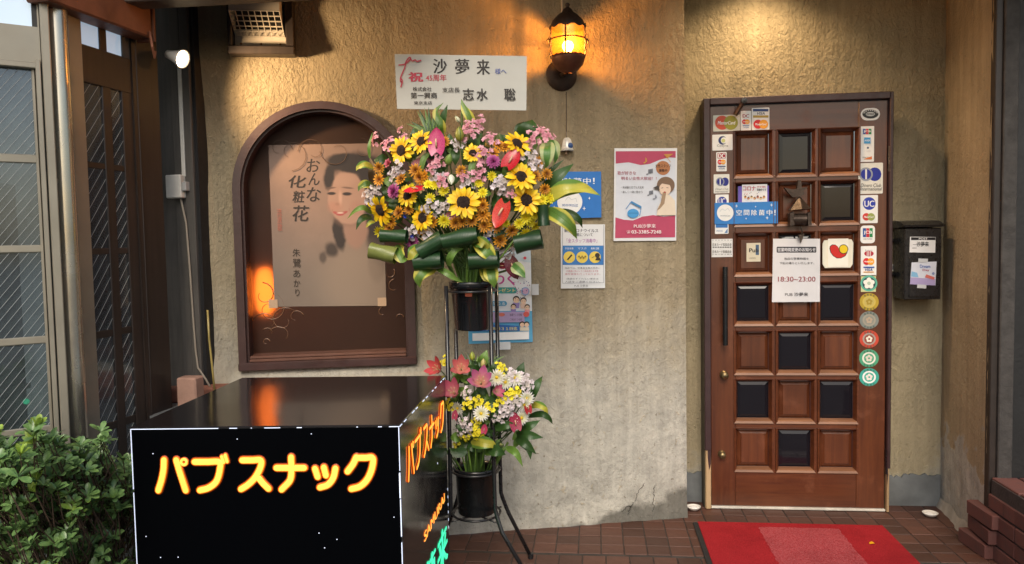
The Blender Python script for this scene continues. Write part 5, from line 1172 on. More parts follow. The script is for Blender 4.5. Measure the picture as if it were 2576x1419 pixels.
# ------------------------------------------------------------------ blossoms
def leafmat(name, a, b, rough=.38, edge=None, ew=.30, rand=.18, trans=.12):
    m = N(name); co = m.coord('Generated'); sp_ = m.n('SeparateXYZ'); m.l(co, sp_.inputs[0])
    oi = m.n('ObjectInfo'); n = m.noise(9, 4, .6, kind='Object')
    c = m.mix(m.ramp(n, [(.3, 0), (.7, 1)]), tuple(a), tuple(b))
    if edge:
        d = m.math('ABSOLUTE', m.math('SUBTRACT', sp_.outputs['Y'], .5)); d = m.math('ADD', d, m.math('MULTIPLY', m.math('SUBTRACT', m.noise(14, 3), .5), .25))
        c = m.mix(m.step(d, ew - .08, ew + .02), c, tuple(edge))
    c = m.mix(1, c, m.ramp(oi.outputs['Random'], [(0, 1 - rand), (1, 1 + rand)]), 'MULTIPLY')
    mid = m.math('ABSOLUTE', m.math('SUBTRACT', sp_.outputs['Y'], .5)); vein = m.math('SUBTRACT', 1., m.step(mid, 0, .05))
    wv = m.n('TexWave'); wv.inputs['Scale'].default_value = 7; wv.inputs['Distortion'].default_value = .6; m.l(co, wv.inputs[0])
    m.set(Base_Color=c, Roughness=rough, Normal=m.bump(m.math('ADD', vein, m.math('MULTIPLY', wv.outputs['Fac'], .35)), .25, .003), Subsurface_Weight=0.)
    if trans:
        tr = m.n('BsdfTranslucent'); m.l(c, tr.inputs[0]); mx = m.n('MixShader'); mx.inputs[0].default_value = trans; m.l(m.b.outputs[0], mx.inputs[1]); m.l(tr.outputs[0], mx.inputs[2]); m.l(mx.outputs[0], m.out.inputs[0])
    return m.m
def petmat(name, base, tip, rough=.55, rand=.12, trans=.2, spots=None):
    m = N(name); co = m.coord('Generated'); sp_ = m.n('SeparateXYZ'); m.l(co, sp_.inputs[0]); oi = m.n('ObjectInfo')
    c = m.mix(m.step(m.math('ADD', sp_.outputs['X'], m.math('MULTIPLY', m.math('SUBTRACT', m.noise(12, 2), .5), .3)), .05, .75), tuple(base), tuple(tip))
    c = m.mix(1, c, m.ramp(oi.outputs['Random'], [(0, 1 - rand), (1, 1 + rand)]), 'MULTIPLY')
    tr = m.n('BsdfTranslucent'); m.l(c, tr.inputs[0]); mx = m.n('MixShader'); mx.inputs[0].default_value = trans
    m.set(Base_Color=c, Roughness=rough); m.l(m.b.outputs[0], mx.inputs[1]); m.l(tr.outputs[0], mx.inputs[2]); m.l(mx.outputs[0], m.out.inputs[0]); return m.m
def bloommat(name, inner, outer, rough=.6, rand=.15):
    """for whole small blooms: colour by distance from the bloom's axis"""
    m = N(name); co = m.coord('Object'); ln = m.n('VectorMath'); ln.operation = 'LENGTH'; m.l(co, ln.inputs[0]); oi = m.n('ObjectInfo')
    c = m.mix(m.step(ln.outputs['Value'], .15, .85), tuple(inner), tuple(outer)); c = m.mix(1, c, m.ramp(oi.outputs['Random'], [(0, 1 - rand), (1, 1 + rand)]), 'MULTIPLY')
    tr = m.n('BsdfTranslucent'); m.l(c, tr.inputs[0]); mx = m.n('MixShader'); mx.inputs[0].default_value = .15
    m.set(Base_Color=c, Roughness=rough); m.l(m.b.outputs[0], mx.inputs[1]); m.l(tr.outputs[0], mx.inputs[2]); m.l(mx.outputs[0], m.out.inputs[0]); return m.m
def petal_bm(L, W, n=5, cup=.0, lift=.0, tipw=.0, base=.25, wav=0, x0=0., pw=1.):
    """petal along +x, in the xy plane, curving to +z"""
    b = B()
    for i in range(n + 1):
        t = i / n; wd = W * (base + (1 - base) * math.sin(math.pi * min(1, t * .92 + .08) ** pw)) * (1 if t < .999 else .12) if t > 0 else W * base
        x = x0 + L * t; z = lift * t + cup * t * t
        for s_ in (-1, 0, 1): b.v.append((x - abs(s_) * L * .02, s_ * wd / 2, z + abs(s_) * wd * .18 + wav * math.sin(i * 2.3 + s_)))
    for i in range(n):
        for j in range(2): b.f.append((i * 3 + j, i * 3 + 3 + j, i * 3 + 4 + j, i * 3 + 1 + j))
    return b
SUNP = petal_bm(.68, .27, 5, -.10, .10, x0=.30, base=.55, pw=1.2).mesh('petal', True, petmat('sunflower_petal', (.88, .46, .003), (.95, .69, .018), .5))
SUNC = B().lathe([(0, .17), (.14, .18), (.28, .16), (.38, .10), (.42, .02), (.38, -.04)], 22, wob=lambda r, z, j, n: .012 * ((j * 7) % 3 - 1)).mesh('centre', True, mat('sunflower_disc', (.022, .010, .006), .9, 0, .5, 14, .9, 40))
def bloom_mesh(name, rings, inner, outer, core=None):
    """many small petals in one mesh: rings = (count, length, width, tilt, x0)"""
    b = B(); k = 0
    for cnt, L, W, tilt, x0 in rings:
        pb = petal_bm(L, W, 3, -.05, .0, x0=x0, base=.5)
        for i in range(cnt):
            M_ = Matrix.Rotation(2 * math.pi * (i + .5 * (k % 2) + random.uniform(-.15, .15)) / cnt, 4, 'Z') @ Matrix.Rotation(-R(tilt + random.uniform(-7, 7)), 4, 'Y'); b.add(pb.v, pb.f, M_)
        k += 1
    return b.mesh(name, True, bloommat(name + '_colour', inner, outer))
def mumvar(nm, i, o): return [bloom_mesh(nm, ((13, .75, .27, 12, .2), (10, .6, .25, 35, .15), (7, .42, .22, 60, .08)), i, o) for _ in range(3)]
MUM_O = mumvar('orange_mum', (.24, .07, .006), (.80, .36, .02)); MUM_Y = mumvar('yellow_mum', (.70, .58, .01), (.92, .82, .03)); DAISY = [bloom_mesh('white_daisy', ((18, .82, .19, 8, .18), (12, .7, .17, 24, .12)), (.62, .60, .30), (.80, .79, .76)) for _ in range(2)]
POMP = [bloom_mesh('pompon', ((16, .75, .30, 0, .2), (16, .72, .30, 22, .18), (14, .68, .28, 42, .14), (11, .6, .26, 60, .1), (7, .5, .22, 78, .05)), (.36, .055, .20), (.52, .12, .36)) for _ in range(2)]
ROSE = [bloom_mesh('rose', ((6, .62, .55, 30, .2), (6, .52, .5, 48, .14), (5, .42, .42, 66, .08), (4, .3, .3, 80, .03)), (.45, .05, .08), (.68, .18, .26))]
def cluster(nm, i, o, cnt=7):
    b = B()
    for k in range(cnt):
        a = 2.4 * k; q = .33 * math.sqrt(k); cM = Matrix.Translation((q * math.cos(a), q * math.sin(a), .28 - .3 * q + random.uniform(-.06, .1))) @ Matrix.Rotation(R(45) * q, 4, Vector((-math.sin(a), math.cos(a), 0)))
        pb = petal_bm(.34, .26, 3, -.06, .06, x0=.03, base=.4)
        for j in range(6): b.add(pb.v, pb.f, cM @ Matrix.Rotation(2 * math.pi * (j + random.uniform(-.2, .2)) / 6, 4, 'Z') @ Matrix.Rotation(-R(random.uniform(0, 35)), 4, 'Y'))
    return b.mesh(nm, True, bloommat(nm + '_colour', i, o))
STK_W = [cluster('white_stock', (.50, .44, .38), (.74, .66, .70)) for _ in range(2)]; STK_P = [cluster('pink_stock', (.52, .16, .22), (.80, .42, .50)) for _ in range(2)]
STK_Y = [cluster('yellow_cluster', (.70, .58, .02), (.92, .82, .04), 6) for _ in range(2)]
def anthm(nm, L=1., W=.85):
    b = B(); n = 9; m_ = 6
    for i in range(n + 1):
        t = i / n; wd = W * .5 * (math.sin(math.pi * (t * .86 + .14)) ** .75) * (1 if t < 1 else .0) + .002; x = -.28 + 1.28 * t
        for j in range(-m_ // 2, m_ // 2 + 1):
            s_ = j / (m_ / 2); xx = x - (.22 * abs(s_) ** 1.5 if t < .35 else .05 * abs(s_)); b.v.append((xx, s_ * wd, .18 * t * t - .10 * t + .16 * wd * s_ * s_))
    k = m_ + 1
    for i in range(n):
        for j in range(m_): b.f.append((i * k + j, (i + 1) * k + j, (i + 1) * k + j + 1, i * k + j + 1))
    return b.mesh(nm, True)
M_STEM = mat('stem_green', (.07, .14, .03), .5, 0, .2, 10)
def stem(root, p, tgt, r=.0025):
    """a bent stem from the bloom back to the bucket's mouth, in the bloom's own axes"""
    inv_ = root.matrix_world.inverted(); P0 = Vector(p); d = root.matrix_world.to_3x3().normalized().col[2]
    sc = root.matrix_world.to_scale()[0]
    pts = [P0 - d * .004, P0 - d * .03 + Vector((0, .02, -.02)), P0 * .6 + tgt * .4 + Vector((0, .06, -.0)), tgt + Vector((0, .0, .08)), tgt]
    B().tube([inv_ @ q for q in pts], r / sc, 5, False).build('stem', M_STEM, root, smooth=True)
def bouquet(conv, cxp, cyp, rxp, ryp, Yb, bulge, tgt):
    cu, cv_ = conv(cxp, cyp); ru = conv(cxp + rxp, cyp)[0] - cu; rv = conv(cxp, cyp + ryp)[1] - cv_
    pxm_ = (conv(1, 0)[0] - conv(0, 0)[0]) / F
    def pos(x, y, ex=0., face=None):
        u, v = conv(x, y); a, b_ = (u - cu) / ru, (v - cv_) / rv; q = math.sqrt(max(0, 1 - min(1, a * a + b_ * b_)))
        Y = Yb - bulge * q - ex; P0 = at(u, v, Y); d = Vector((a * .75 + random.uniform(-.38, .38), -1, -b_ * .5 + .12 + random.uniform(-.36, .36)))
        if face: d = Vector(face)
        return P0, d.normalized(), pxm_ * Y
    def root(name, label, cat, group, x, y, rpx, ex=0., face=None, spin=None, st=True):
        P0, d, m_ = pos(x, y, ex, face); sc = rpx * m_
        M_ = Matrix.Translation(P0) @ d.to_track_quat('Z', 'Y').to_matrix().to_4x4() @ Matrix.Rotation(random.uniform(0, 6.28) if spin is None else R(spin), 4, 'Z') @ Matrix.Scale(sc, 4)
        o = thing(name, label, cat, M_, group)
        if st: stem(o, P0, tgt + Vector((random.uniform(-.04, .04), random.uniform(-.03, .03), 0)))
        return o
    return pos, root
c1 = crop(1120, 320, 1892 / 840)
tg1 = Vector((SX, SY, ztop - .02))
pos1, root1 = bouquet(c1, 800, 600, 760, 520, 3.10, .17, tg1)
def sunflower(root, lab, x, y, r, ex=.02, face=None, n=22):
    o = root('sunflower', lab, 'sunflower', None, x, y, r * 1.22, ex, face)
    for i in range(n):
        k = put('petal', SUNP, None, o); k.rotation_euler = (random.uniform(-.25, .25), -random.uniform(-.05, .35) + (.18 if i % 2 else 0), 2 * math.pi * (i + random.uniform(-.25, .25)) / n); s_ = random.uniform(.88, 1.1); k.scale = (s_, s_, 1)
    put('centre', SUNC, None, o)
for lab, x, y, r in (('sunflower at the upper left, lower of the two beside the pink anthurium', 395, 375, 88), ('sunflower tucked behind the pink anthurium, highest of the left pair', 540, 308, 80), ('sunflower half behind the red anthurium under the round green leaf', 1235, 325, 88),
                     ('sunflower at the right, upper of the close pair', 1262, 568, 98), ('sunflower at the right, lower of the close pair, over yellow blooms', 1305, 732, 98), ('largest sunflower in the centre of the bouquet', 845, 752, 108),
                     ('sunflower at the far left edge above the rolled leaf', 245, 803, 102), ('small sunflower between the purple pompon and the red bloom', 440, 705, 74), ('sunflower deep in the bouquet behind the tall bud spike', 915, 395, 66), ('sunflower low in the bouquet half hidden by orange blooms', 550, 862, 84)):
    sunflower(root1, lab, x, y, r, .03 if 'largest' in lab or 'pair' in lab else .012)
ANT = anthm('spathe')
def anth(root, lab, x, y, r, col, ang, face, ex=.03):
    o = root('anthurium', lab, 'anthurium', None, x, y, r * 1.25, ex, face, ang)
    m_ = mat('anthurium_' + col, col, .28, 0, .12, 6, coat=.12); me = ANT.copy(); me.materials.append(m_); put('spathe', me, None, o)
    B().tube([(-.05, 0, .03), (.12, 0, .13), (.34, 0, .22)], [.05, .05, .03], 8).build('spadix', mat('spadix', (.62, .42, .26), .6), o, smooth=True)
anth(root1, 'upright pink anthurium at the top of the bouquet', 650, 345, 120, 'b83468', 90, (0, -1, .15))
anth(root1, 'glossy red anthurium at the upper right below a sunflower', 1180, 460, 110, 'b3202a', 60, (.1, -1, .55))
anth(root1, 'flat bright red anthurium right of the purple pompon', 510, 655, 90, 'c8283c', 200, (-.1, -.6, .9))
anth(root1, 'orange-red anthurium hanging between the central and right sunflowers', 1130, 800, 125, 'c83c30', -110, (-.35, -1, .1))
anth(root1, 'dark maroon anthurium drooping in front of the flyer', 1195, 1200, 100, '5a1424', -70, (.2, -1, .1))
anth(root1, 'small dark red anthurium beside the drooping maroon one', 1135, 1210, 45, '6a1a2a', 180, (-.2, -1, 0))
anth(root1, 'dusky rose anthurium deep in the bouquet below the left sunflowers', 525, 480, 95, '9a4650', 20, (0, -1, .2), -.03)
anth(root1, 'dusky red anthurium half hidden below the central sunflower', 745, 850, 60, '8f3038', 10, (0, -1, .2), -.01)
LAND1 = (('the upright pink anthurium', 650, 345), ('the upper left sunflower', 395, 375), ('the sunflower behind the pink anthurium', 540, 308), ('the upper right sunflower', 1235, 325), ('the upper of the paired right sunflowers', 1262, 568), ('the lower of the paired right sunflowers', 1305, 732),
         ('the largest central sunflower', 845, 752), ('the far left sunflower', 245, 803), ('the small left sunflower', 440, 705), ('the low half-hidden sunflower', 550, 862), ('the glossy red anthurium', 1180, 460), ('the orange-red anthurium', 1130, 800), ('the left pompon dahlia', 340, 670), ('the hanging pompon dahlia', 475, 1040), ('the white lily bud', 755, 590), ('the round green leaf', 1320, 210))
LAND2 = (('the large mauve lily', 340, 275), ('the coral lily', 215, 185), ('the pink lily by the sign box', 175, 340), ('the largest daisy', 340, 462), ('the maroon anthurium', 560, 535), ('the narrow red anthurium', 638, 435), ('the small pink lily', 432, 325), ('the yellow-green bud', 285, 120))
used_labels = set()
def where(kind, x, y, land):
    """a label that places a bloom beside the nearest bloom one can find"""
    for nm, lx_, ly_ in sorted(land, key=lambda q: (q[1] - x) ** 2 + (q[2] - y) ** 2):
        dx, dy = x - lx_, y - ly_
        if abs(dx) > 2 * abs(dy): w_ = 'right of' if dx > 0 else 'left of'
        elif abs(dy) > 2 * abs(dx): w_ = 'below' if dy > 0 else 'above'
        else: w_ = ('lower' if dy > 0 else 'upper') + (' right of' if dx > 0 else ' left of')
        d = math.hypot(dx, dy); far = 'touching' if d < 75 else ('close by' if d < 150 else 'further off')
        lb = f'{kind}, {far}, {w_} {nm}'
        if lb not in used_labels: used_labels.add(lb); return lb
    return kind
def scatter(root, lst, meshes, name, label, cat, group, r, ex=.01, jit=.15, core=None):
    for q in lst:
        x, y = q[:2]; o = root(name, where(label, x, y, LAND1 if 'upper' in group else LAND2), cat, group, x, y, r * random.uniform(1 - jit, 1 + jit) * (q[2] if len(q) > 2 else 1), ex + random.uniform(-.008, .012))
        put('bloom', random.choice(meshes), None, o)
        if core: B().lathe([(0, .20), (.14, .17), (.20, .06)], 10).build('centre', core, o, smooth=True)
M_yc = mat('yellow_centre', (.62, .42, .02), .8, 0, .2, 20); M_bc = mat('brown_centre', (.12, .035, .008), .85)
scatter(root1, [(235, 500), (235, 585), (380, 825), (320, 885), (310, 935), (545, 945), (620, 885), (790, 900), (835, 888), (905, 882), (880, 800), (985, 775), (985, 840), (1000, 920), (960, 745), (1085, 925, 1.15), (1195, 955), (1110, 1025), (1370, 560), (1450, 545), (1435, 655), (1145, 350), (1100, 335), (1065, 395), (395, 580), (1215, 352), (500, 520), (530, 570), (450, 800), (1010, 860), (1390, 455, .8), (710, 310, .8), (560, 560), (830, 520, .8)], MUM_O, 'orange_chrysanthemum', 'orange chrysanthemum', 'chrysanthemum', 'orange chrysanthemums of the upper bouquet', 56, core=M_bc)
scatter(root1, [(640, 620), (705, 665), (960, 610), (985, 680), (605, 720), (705, 885, 1.1), (1250, 905), (1300, 860), (1362, 835), (1365, 920), (1300, 975), (1475, 720), (1415, 735), (1440, 800), (1050, 560), (590, 620), (240, 965), (285, 965), (1485, 690), (1330, 890), (470, 650), (1150, 900, .8)], MUM_Y, 'yellow_chrysanthemum', 'bright yellow chrysanthemum', 'chrysanthemum', 'yellow chrysanthemums of the upper bouquet', 52, core=M_yc)
scatter(root1, [(375, 500), (215, 648), (165, 705), (650, 575), (1110, 640), (1140, 600), (1330, 425), (1372, 470), (690, 790), (600, 800), (465, 970), (1035, 975), (1085, 1065), (345, 560), (870, 620), (1170, 1130), (560, 960), (810, 330)], STK_W, 'white_stock', 'spray of white blossoms', 'stock flower', 'white stocks of the upper bouquet', 70)
scatter(root1, [(205, 300), (300, 335), (385, 225, .6), (415, 280, .7), (665, 455), (885, 200), (960, 175), (885, 255), (1045, 295), (955, 420), (960, 540), (1405, 250), (1345, 290), (1455, 275), (990, 400), (620, 500), (1190, 690, .7), (690, 585), (850, 560, .8)], STK_P, 'pink_gladiolus', 'pale pink ruffled blossoms', 'gladiolus', 'pink gladioli of the upper bouquet', 66)
for lab, x, y, r in (('purple-pink pompon dahlia at the left of the bouquet', 340, 670, 66), ('purple pompon dahlia beside the red anthurium', 1062, 455, 62), ('purple-pink pompon dahlia hanging among the rolled leaves', 475, 1040, 62)):
    o = root1('pompon_dahlia', lab, 'dahlia', None, x, y, r, .03); put('bloom', POMP[0], None, o)
o = root1('pink_rose', 'pink rose above the white blossoms at the left of the bouquet', 'rose', None, 305, 470, 52, .02); put('bloom', ROSE[0], None, o)
BUDM = B().lathe([(0, -.1), (.25, 0), (.38, .3), (.36, .6), (.2, .95), (0, 1.15)], 14).mesh('bud', True)
def bud(root, lab, x, y, r, col, face, ex=.03):
    o = root('lily_bud', lab, 'bud', None, x, y, r, ex, face); me = BUDM.copy(); me.materials.append(mat('bud_' + col, col, .4, 0, .15, 5)); put('bud', me, None, o)
    for a in (0, 120, 240): 
        a = R(a); B().tube([(.25 * math.cos(a), .25 * math.sin(a), 0), (.385 * math.cos(a), .385 * math.sin(a), .32), (.37 * math.cos(a), .37 * math.sin(a), .6), (.1 * math.cos(a), .1 * math.sin(a), 1.1)], .035, 5).build('seam', M_STEM, o)
bud(root1, 'white lily bud in the middle of the bouquet', 755, 560, 72, 'd8d8c8', (.15, -.7, -.9)); bud(root1, 'tall olive lily bud below the name board', 820, 300, 88, '8a8a3a', (0, -.2, 1)); bud(root1, 'green lily bud below the pink anthurium', 730, 470, 75, '7f9a4a', (.3, -.4, .7)); bud(root1, 'pale bud touching the lower edge of the name board', 815, 165, 45, 'c8c8a8', (-.6, -.2, .9))
for x, y, lab in ((425, 850, 'left of the low sunflower'), (475, 995, 'above the hanging purple dahlia'), (1025, 1015, 'over the white blossoms near the rolled leaves')):
    o = root1('blue_bead_flower', 'small bright blue bloom ' + lab, 'flower', None, x, y, 22, .03); put('bloom', bloom_mesh('blue_bloom', ((10, .8, .4, 30, .1), (8, .6, .35, 60, .1)), (.02, .05, .5), (.04, .12, .7)), None, o)

# ------------------------------------------------------------------ leaves
LF_G = leafmat('dark_leaf', (.022, .060, .014), (.045, .105, .022)); LF_V = leafmat('variegated_leaf', (.08, .17, .03), (.14, .24, .04), edge=(.50, .46, .07)); LF_Y = leafmat('yellow_leaf', (.36, .36, .05), (.52, .46, .06), edge=(.12, .24, .04)); LF_S = leafmat('striped_leaf', (.10, .24, .05), (.06, .16, .03), edge=(.42, .48, .22), ew=.22)
LF_L = leafmat('light_leaf', (.10, .20, .035), (.17, .28, .05)); LF_R = leafmat('rolled_leaf', (.009, .034, .012), (.018, .056, .018), .34, rand=.2, trans=.04)
def ribbon(pts3, W, n=10, fold=.25, nrm=Vector((0, -1, .2)), pw=.8, twist=0.):
    """a leaf following 3-D points; returns mesh data in its own axes (x along)"""
    cv3 = smooth_path3(pts3, n); m_ = len(cv3); b = B()
    for i, q in enumerate(cv3):
        t = i / (m_ - 1); tg = (cv3[min(i + 1, m_ - 1)] - cv3[max(i - 1, 0)]).normalized(); nn = (Matrix.Rotation(twist * t, 3, tg) @ nrm); sd_ = tg.cross(nn).normalized(); up = sd_.cross(tg)
        wd = W * max(.03, math.sin(math.pi * min(1, .08 + .92 * t) ** pw)) * (1 - .0 * t) / 2
        for s_ in (-1, -.5, 0, .5, 1): b.v.append(tuple(q + sd_ * wd * s_ + up * abs(s_) * wd * fold))
    for i in range(m_ - 1):
        for j in range(4): b.f.append((i * 5 + j, i * 5 + 5 + j, i * 5 + 6 + j, i * 5 + 1 + j))
    return b
def leafthing(name, lab, group, pts3, W, m, cat='leaf', **kw):
    """leaf whose own x runs from root to tip, so its colouring follows its blade"""
    pts3 = [Vector(p) for p in pts3]; o0 = pts3[0]; d = (pts3[-1] - o0).normalized(); z = Vector((0, -1, .25)); z = (z - d * z.dot(d)).normalized(); y = z.cross(d)
    M_ = Matrix((d, y, z)).transposed().to_4x4(); M_.translation = o0; iv = M_.inverted()
    b = ribbon(pts3, W, kw.pop('n', 5), **kw); b.v = [tuple(iv @ Vector(q)) for q in b.v]
    o = b.build(name, m, None, M_, smooth=True); return tag(o, lab, cat, group)
def lf1(lab, group, pts, W, m, deps, name='leaf', conv=c1, **kw):
    pts3 = [at(*conv(x, y), Y) for (x, y), Y in zip(pts, deps)]; return leafthing(name, lab, group, pts3, W, m, **kw)
lf1('long yellow-green leaf arching over the blue sign', None, [(1400, 790), (1560, 650), (1700, 640), (1840, 700)], .058, LF_Y, (3.05, 3.0, 3.02, 3.05))
lf1('second yellow-green leaf just below the arching one, over the blue sign', None, [(1400, 790), (1540, 690), (1680, 660), (1800, 670)], .04, LF_L, (3.06, 3.03, 3.06, 3.1))
lf1('yellow-edged leaf pointing down towards the health notice', None, [(1420, 815), (1540, 850), (1620, 920), (1670, 1015)], .062, LF_V, (3.04, 2.98, 2.98, 3.02))
lf1('green leaf tip behind the yellow-edged leaf at the right', None, [(1480, 820), (1600, 830), (1680, 870), (1710, 935)], .034, LF_G, (3.08, 3.05, 3.05, 3.08))
lf1('dark green pointed leaf rising at the right of the bouquet', None, [(1420, 690), (1500, 590), (1570, 530), (1645, 470)], .05, LF_G, (3.06, 3.02, 3.02, 3.05))
lf1('slim dark leaf tip above the dark pointed leaf at the right', None, [(1400, 600), (1490, 510), (1575, 440)], .022, LF_G, (3.07, 3.06, 3.08))
lf1('broad striped leaf bending down at the upper right', None, [(1440, 320), (1455, 360), (1450, 440), (1430, 510)], .06, LF_S, (3.08, 3.0, 2.99, 3.02))
lf1('narrow striped leaf curving beside the broad striped one', None, [(1440, 310), (1510, 330), (1525, 400), (1490, 500)], .03, LF_S, (3.1, 3.06, 3.05, 3.06))
lf1('thin pale leaf hooking left at the upper right', None, [(1440, 310), (1390, 290), (1365, 350), (1372, 370)], .02, LF_L, (3.1, 3.06, 3.05, 3.05))
lf1('round glossy green leaf above the upper right sunflower', None, [(1310, 290), (1320, 230), (1330, 190), (1345, 150)], .092, LF_G, (3.12, 3.1, 3.1, 3.12), pw=.7)
lf1('second round green leaf overlapping the upper right sunflower top', None, [(1310, 290), (1280, 240), (1270, 200), (1285, 165)], .07, LF_G, (3.13, 3.11, 3.11, 3.13))
lf1('yellow leaf hooked at the far left beside the poster woman', None, [(190, 500), (130, 475), (85, 490), (65, 520)], .03, LF_Y, (3.05, 3.0, 3.0, 3.0)); lf1('yellow-green leaf below the hooked leaf at the far left', None, [(190, 640), (140, 618), (100, 630), (80, 670)], .034, LF_V, (3.05, 3.0, 3.0, 3.0))
lf1('long thin green leaf reaching left across the poster', None, [(180, 830), (120, 790), (60, 810), (0, 870)], .022, LF_L, (3.06, 3.0, 2.99, 3.0)); lf1('dark green leaf pointing down left below the long thin leaf', None, [(180, 860), (130, 860), (90, 890), (65, 950)], .03, LF_G, (3.06, 3.02, 3.0, 3.0)); lf1('short yellow leaf tip under the far left sunflower', None, [(200, 890), (165, 900), (135, 935)], .02, LF_Y, (3.05, 3.02, 3.02))
lf1('slender upright green leaf at the far upper left', None, [(165, 430), (160, 340), (185, 240)], .014, LF_L, (3.04, 3.03, 3.05)); lf1('brownish leaf standing behind the left blossoms', None, [(180, 610), (185, 520), (165, 420)], .035, mat('brown_leaf', (.10, .055, .02), .5), (3.08, 3.06, 3.08))
lf1('pale narrow leaf falling over the pink blossom in the centre', None, [(935, 420), (905, 500), (912, 580), (918, 660)], .026, LF_L, (2.93, 2.92, 2.92, 2.93)); lf1('small pale leaf crossing below the pink anthurium', None, [(600, 390), (560, 430), (540, 500), (525, 590)], .024, LF_L, (2.95, 2.94, 2.94, 2.95)); lf1('short leaf leaning on the pink anthurium', None, [(630, 290), (605, 250), (585, 190)], .034, LF_L, (3.04, 3.04, 3.06))
for pts, W, m, lab in (([(700, 250), (690, 190), (640, 100), (700, 25)], .03, LF_V, 'leaf crossing the lower edge of the name board, left of the buds'), ([(690, 200), (700, 130), (730, 40)], .03, LF_G, 'dark leaf rising to the name board edge'), ([(930, 220), (890, 130), (850, 70), (830, 0)], .036, LF_V, 'leaf in front of the name board above the pink blossoms')):
    lf1(lab, None, pts, W, m, (3.04, 3.02, 3.02, 3.03))
random.seed(21)
# palm frond fanned behind the top
for k in range(16):
    t = k / 15; x1 = 440 + 300 * t + random.uniform(-15, 15); y1 = 90 - 20 * math.sin(math.pi * t) + random.uniform(-15, 30)
    lf1('slim palm leaflet fanned out behind the top of the bouquet', 'palm leaflets behind the bouquet', [(640, 330), (600 + 60 * t - 20, 240), (x1, y1 + (70 if k < 3 else 0))], .020, LF_G if k % 3 else LF_L, (3.04, 3.02, 3.03), n=3)
# filler foliage inside the bouquet
for k in range(110):
    a = random.uniform(0, 6.28); q = math.sqrt(random.random()); x = 800 + 620 * q * math.cos(a); y = 610 + 370 * q * math.sin(a); b_ = random.uniform(0, 6.28); L = random.uniform(70, 130)
    P0, d, m_ = pos1(x, y); Y = P0.y + random.uniform(.015, .06)
    lf1('dark green filler leaf between the upper blossoms', 'filler leaves of the upper bouquet', [(x, y), (x + L * .5 * math.cos(b_), y + L * .5 * math.sin(b_)), (x + L * math.cos(b_), y + L * math.sin(b_))], random.uniform(.034, .06), (LF_G, LF_G, LF_G, LF_G, LF_L)[k % 5], (Y + .02, Y - .01, Y), n=3)
# yellow-green leaves round the bucket
for lab, pts, W, m, dp in (('yellow and green leaf left of the hanging dahlia', [(390, 1060), (370, 1110), (400, 1160), (440, 1160)], .05, LF_V, (2.98, 2.94, 2.93, 2.95)), ('yellow leaf below the hanging dahlia', [(520, 1060), (480, 1120), (440, 1170)], .05, LF_Y, (2.96, 2.92, 2.93)), ('pointed yellow-green leaf hanging below the rolled leaves at the left', [(640, 1230), (560, 1250), (520, 1300), (530, 1370)], .058, LF_V, (3.0, 2.95, 2.94, 2.96)), ('variegated leaf in front of the right rolled leaf', [(930, 1040), (1000, 1090), (1040, 1140), (1060, 1210)], .062, LF_V, (2.95, 2.92, 2.92, 2.94)), ('yellow-green leaf above the right rolled leaf', [(920, 1045), (970, 1040), (1010, 1060), (1000, 1110)], .045, LF_Y, (2.94, 2.91, 2.91, 2.93)),
                       ('light green leaf standing over the stems', [(740, 1210), (750, 1150), (790, 1100), (850, 1085)], .03, LF_L, (2.96, 2.93, 2.93, 2.95)), ('broad variegated leaf hanging down the right of the upper bucket', [(1030, 1200), (1045, 1260), (1060, 1310), (1070, 1370)], .06, LF_V, (2.99, 2.96, 2.95, 2.96)), ('second variegated leaf hanging right of the stems', [(980, 1210), (1010, 1260), (1020, 1300), (1060, 1330)], .05, LF_V, (3.0, 2.98, 2.97, 2.97)), ('light leaf lying slantwise on the bucket rim', [(640, 1225), (720, 1260), (780, 1300), (850, 1335)], .026, LF_L, (2.98, 2.96, 2.97, 3.0)), ('green and yellow leaf peeping out behind the maroon anthurium', [(1200, 1210), (1250, 1240), (1295, 1300)], .05, LF_S, (3.02, 3.0, 3.0)), ('pointed green leaf left of the lower rolled leaf', [(500, 1090), (470, 1130), (480, 1190)], .03, LF_G, (2.96, 2.94, 2.95))):
    lf1(lab, None, pts, W, m, dp)
# stems fanning out of the bucket
for k in range(26):
    a = random.uniform(-1, 1); s0 = Vector((SX + .055 * a, SY + random.uniform(-.05, .03), ztop - .03)); s1 = Vector((SX + .20 * a + random.uniform(-.03, .03), SY - random.uniform(.0, .10), ztop + .20))
    o = B().tube([s0, s0 * .5 + s1 * .5 + Vector((-.02 * a, 0, 0)), s1], random.uniform(.003, .006), 6).build('cut_stem', (M_STEM, LF_L)[k % 2], smooth=True); tag(o, 'bare green stem fanning out of the upper bucket', 'stem', 'bare stems above the upper bucket')
# rolled aspidistra leaves
def rolled(lab, x0, y0, x1, y1, r, Y, m=LF_R, open_=.0):
    a = at(*c1(x0, y0), Y); c = at(*c1(x1, y1), Y); d = (c - a); L = d.length; M_ = d.to_track_quat('X', 'Z').to_matrix().to_4x4(); M_.translation = a; b = B(); nr = 9; ns = 26
    for i in range(nr + 1):
        t = i / nr
        for j in range(ns + 1):
            q = R(-150 + 400 * j / ns); rr = 1.22 * r * (1 - .10 * j / ns) * (1 - .08 * math.cos(t * 6 + L * 40) + .05 * math.sin(q * 3 + t * 4)); b.v.append((L * t, rr * math.cos(q), rr * math.sin(q) * .9))
    for i in range(nr):
        for j in range(ns): k = i * (ns + 1) + j; b.f.append((k, k + ns + 1, k + ns + 2, k + 1))
    o = b.build('rolled_leaf', m, None, M_, smooth=True); tag(o, lab, 'leaf', None)
LF_RL = leafmat('rolled_light', (.10, .13, .03), (.20, .22, .06), .25, trans=.05)
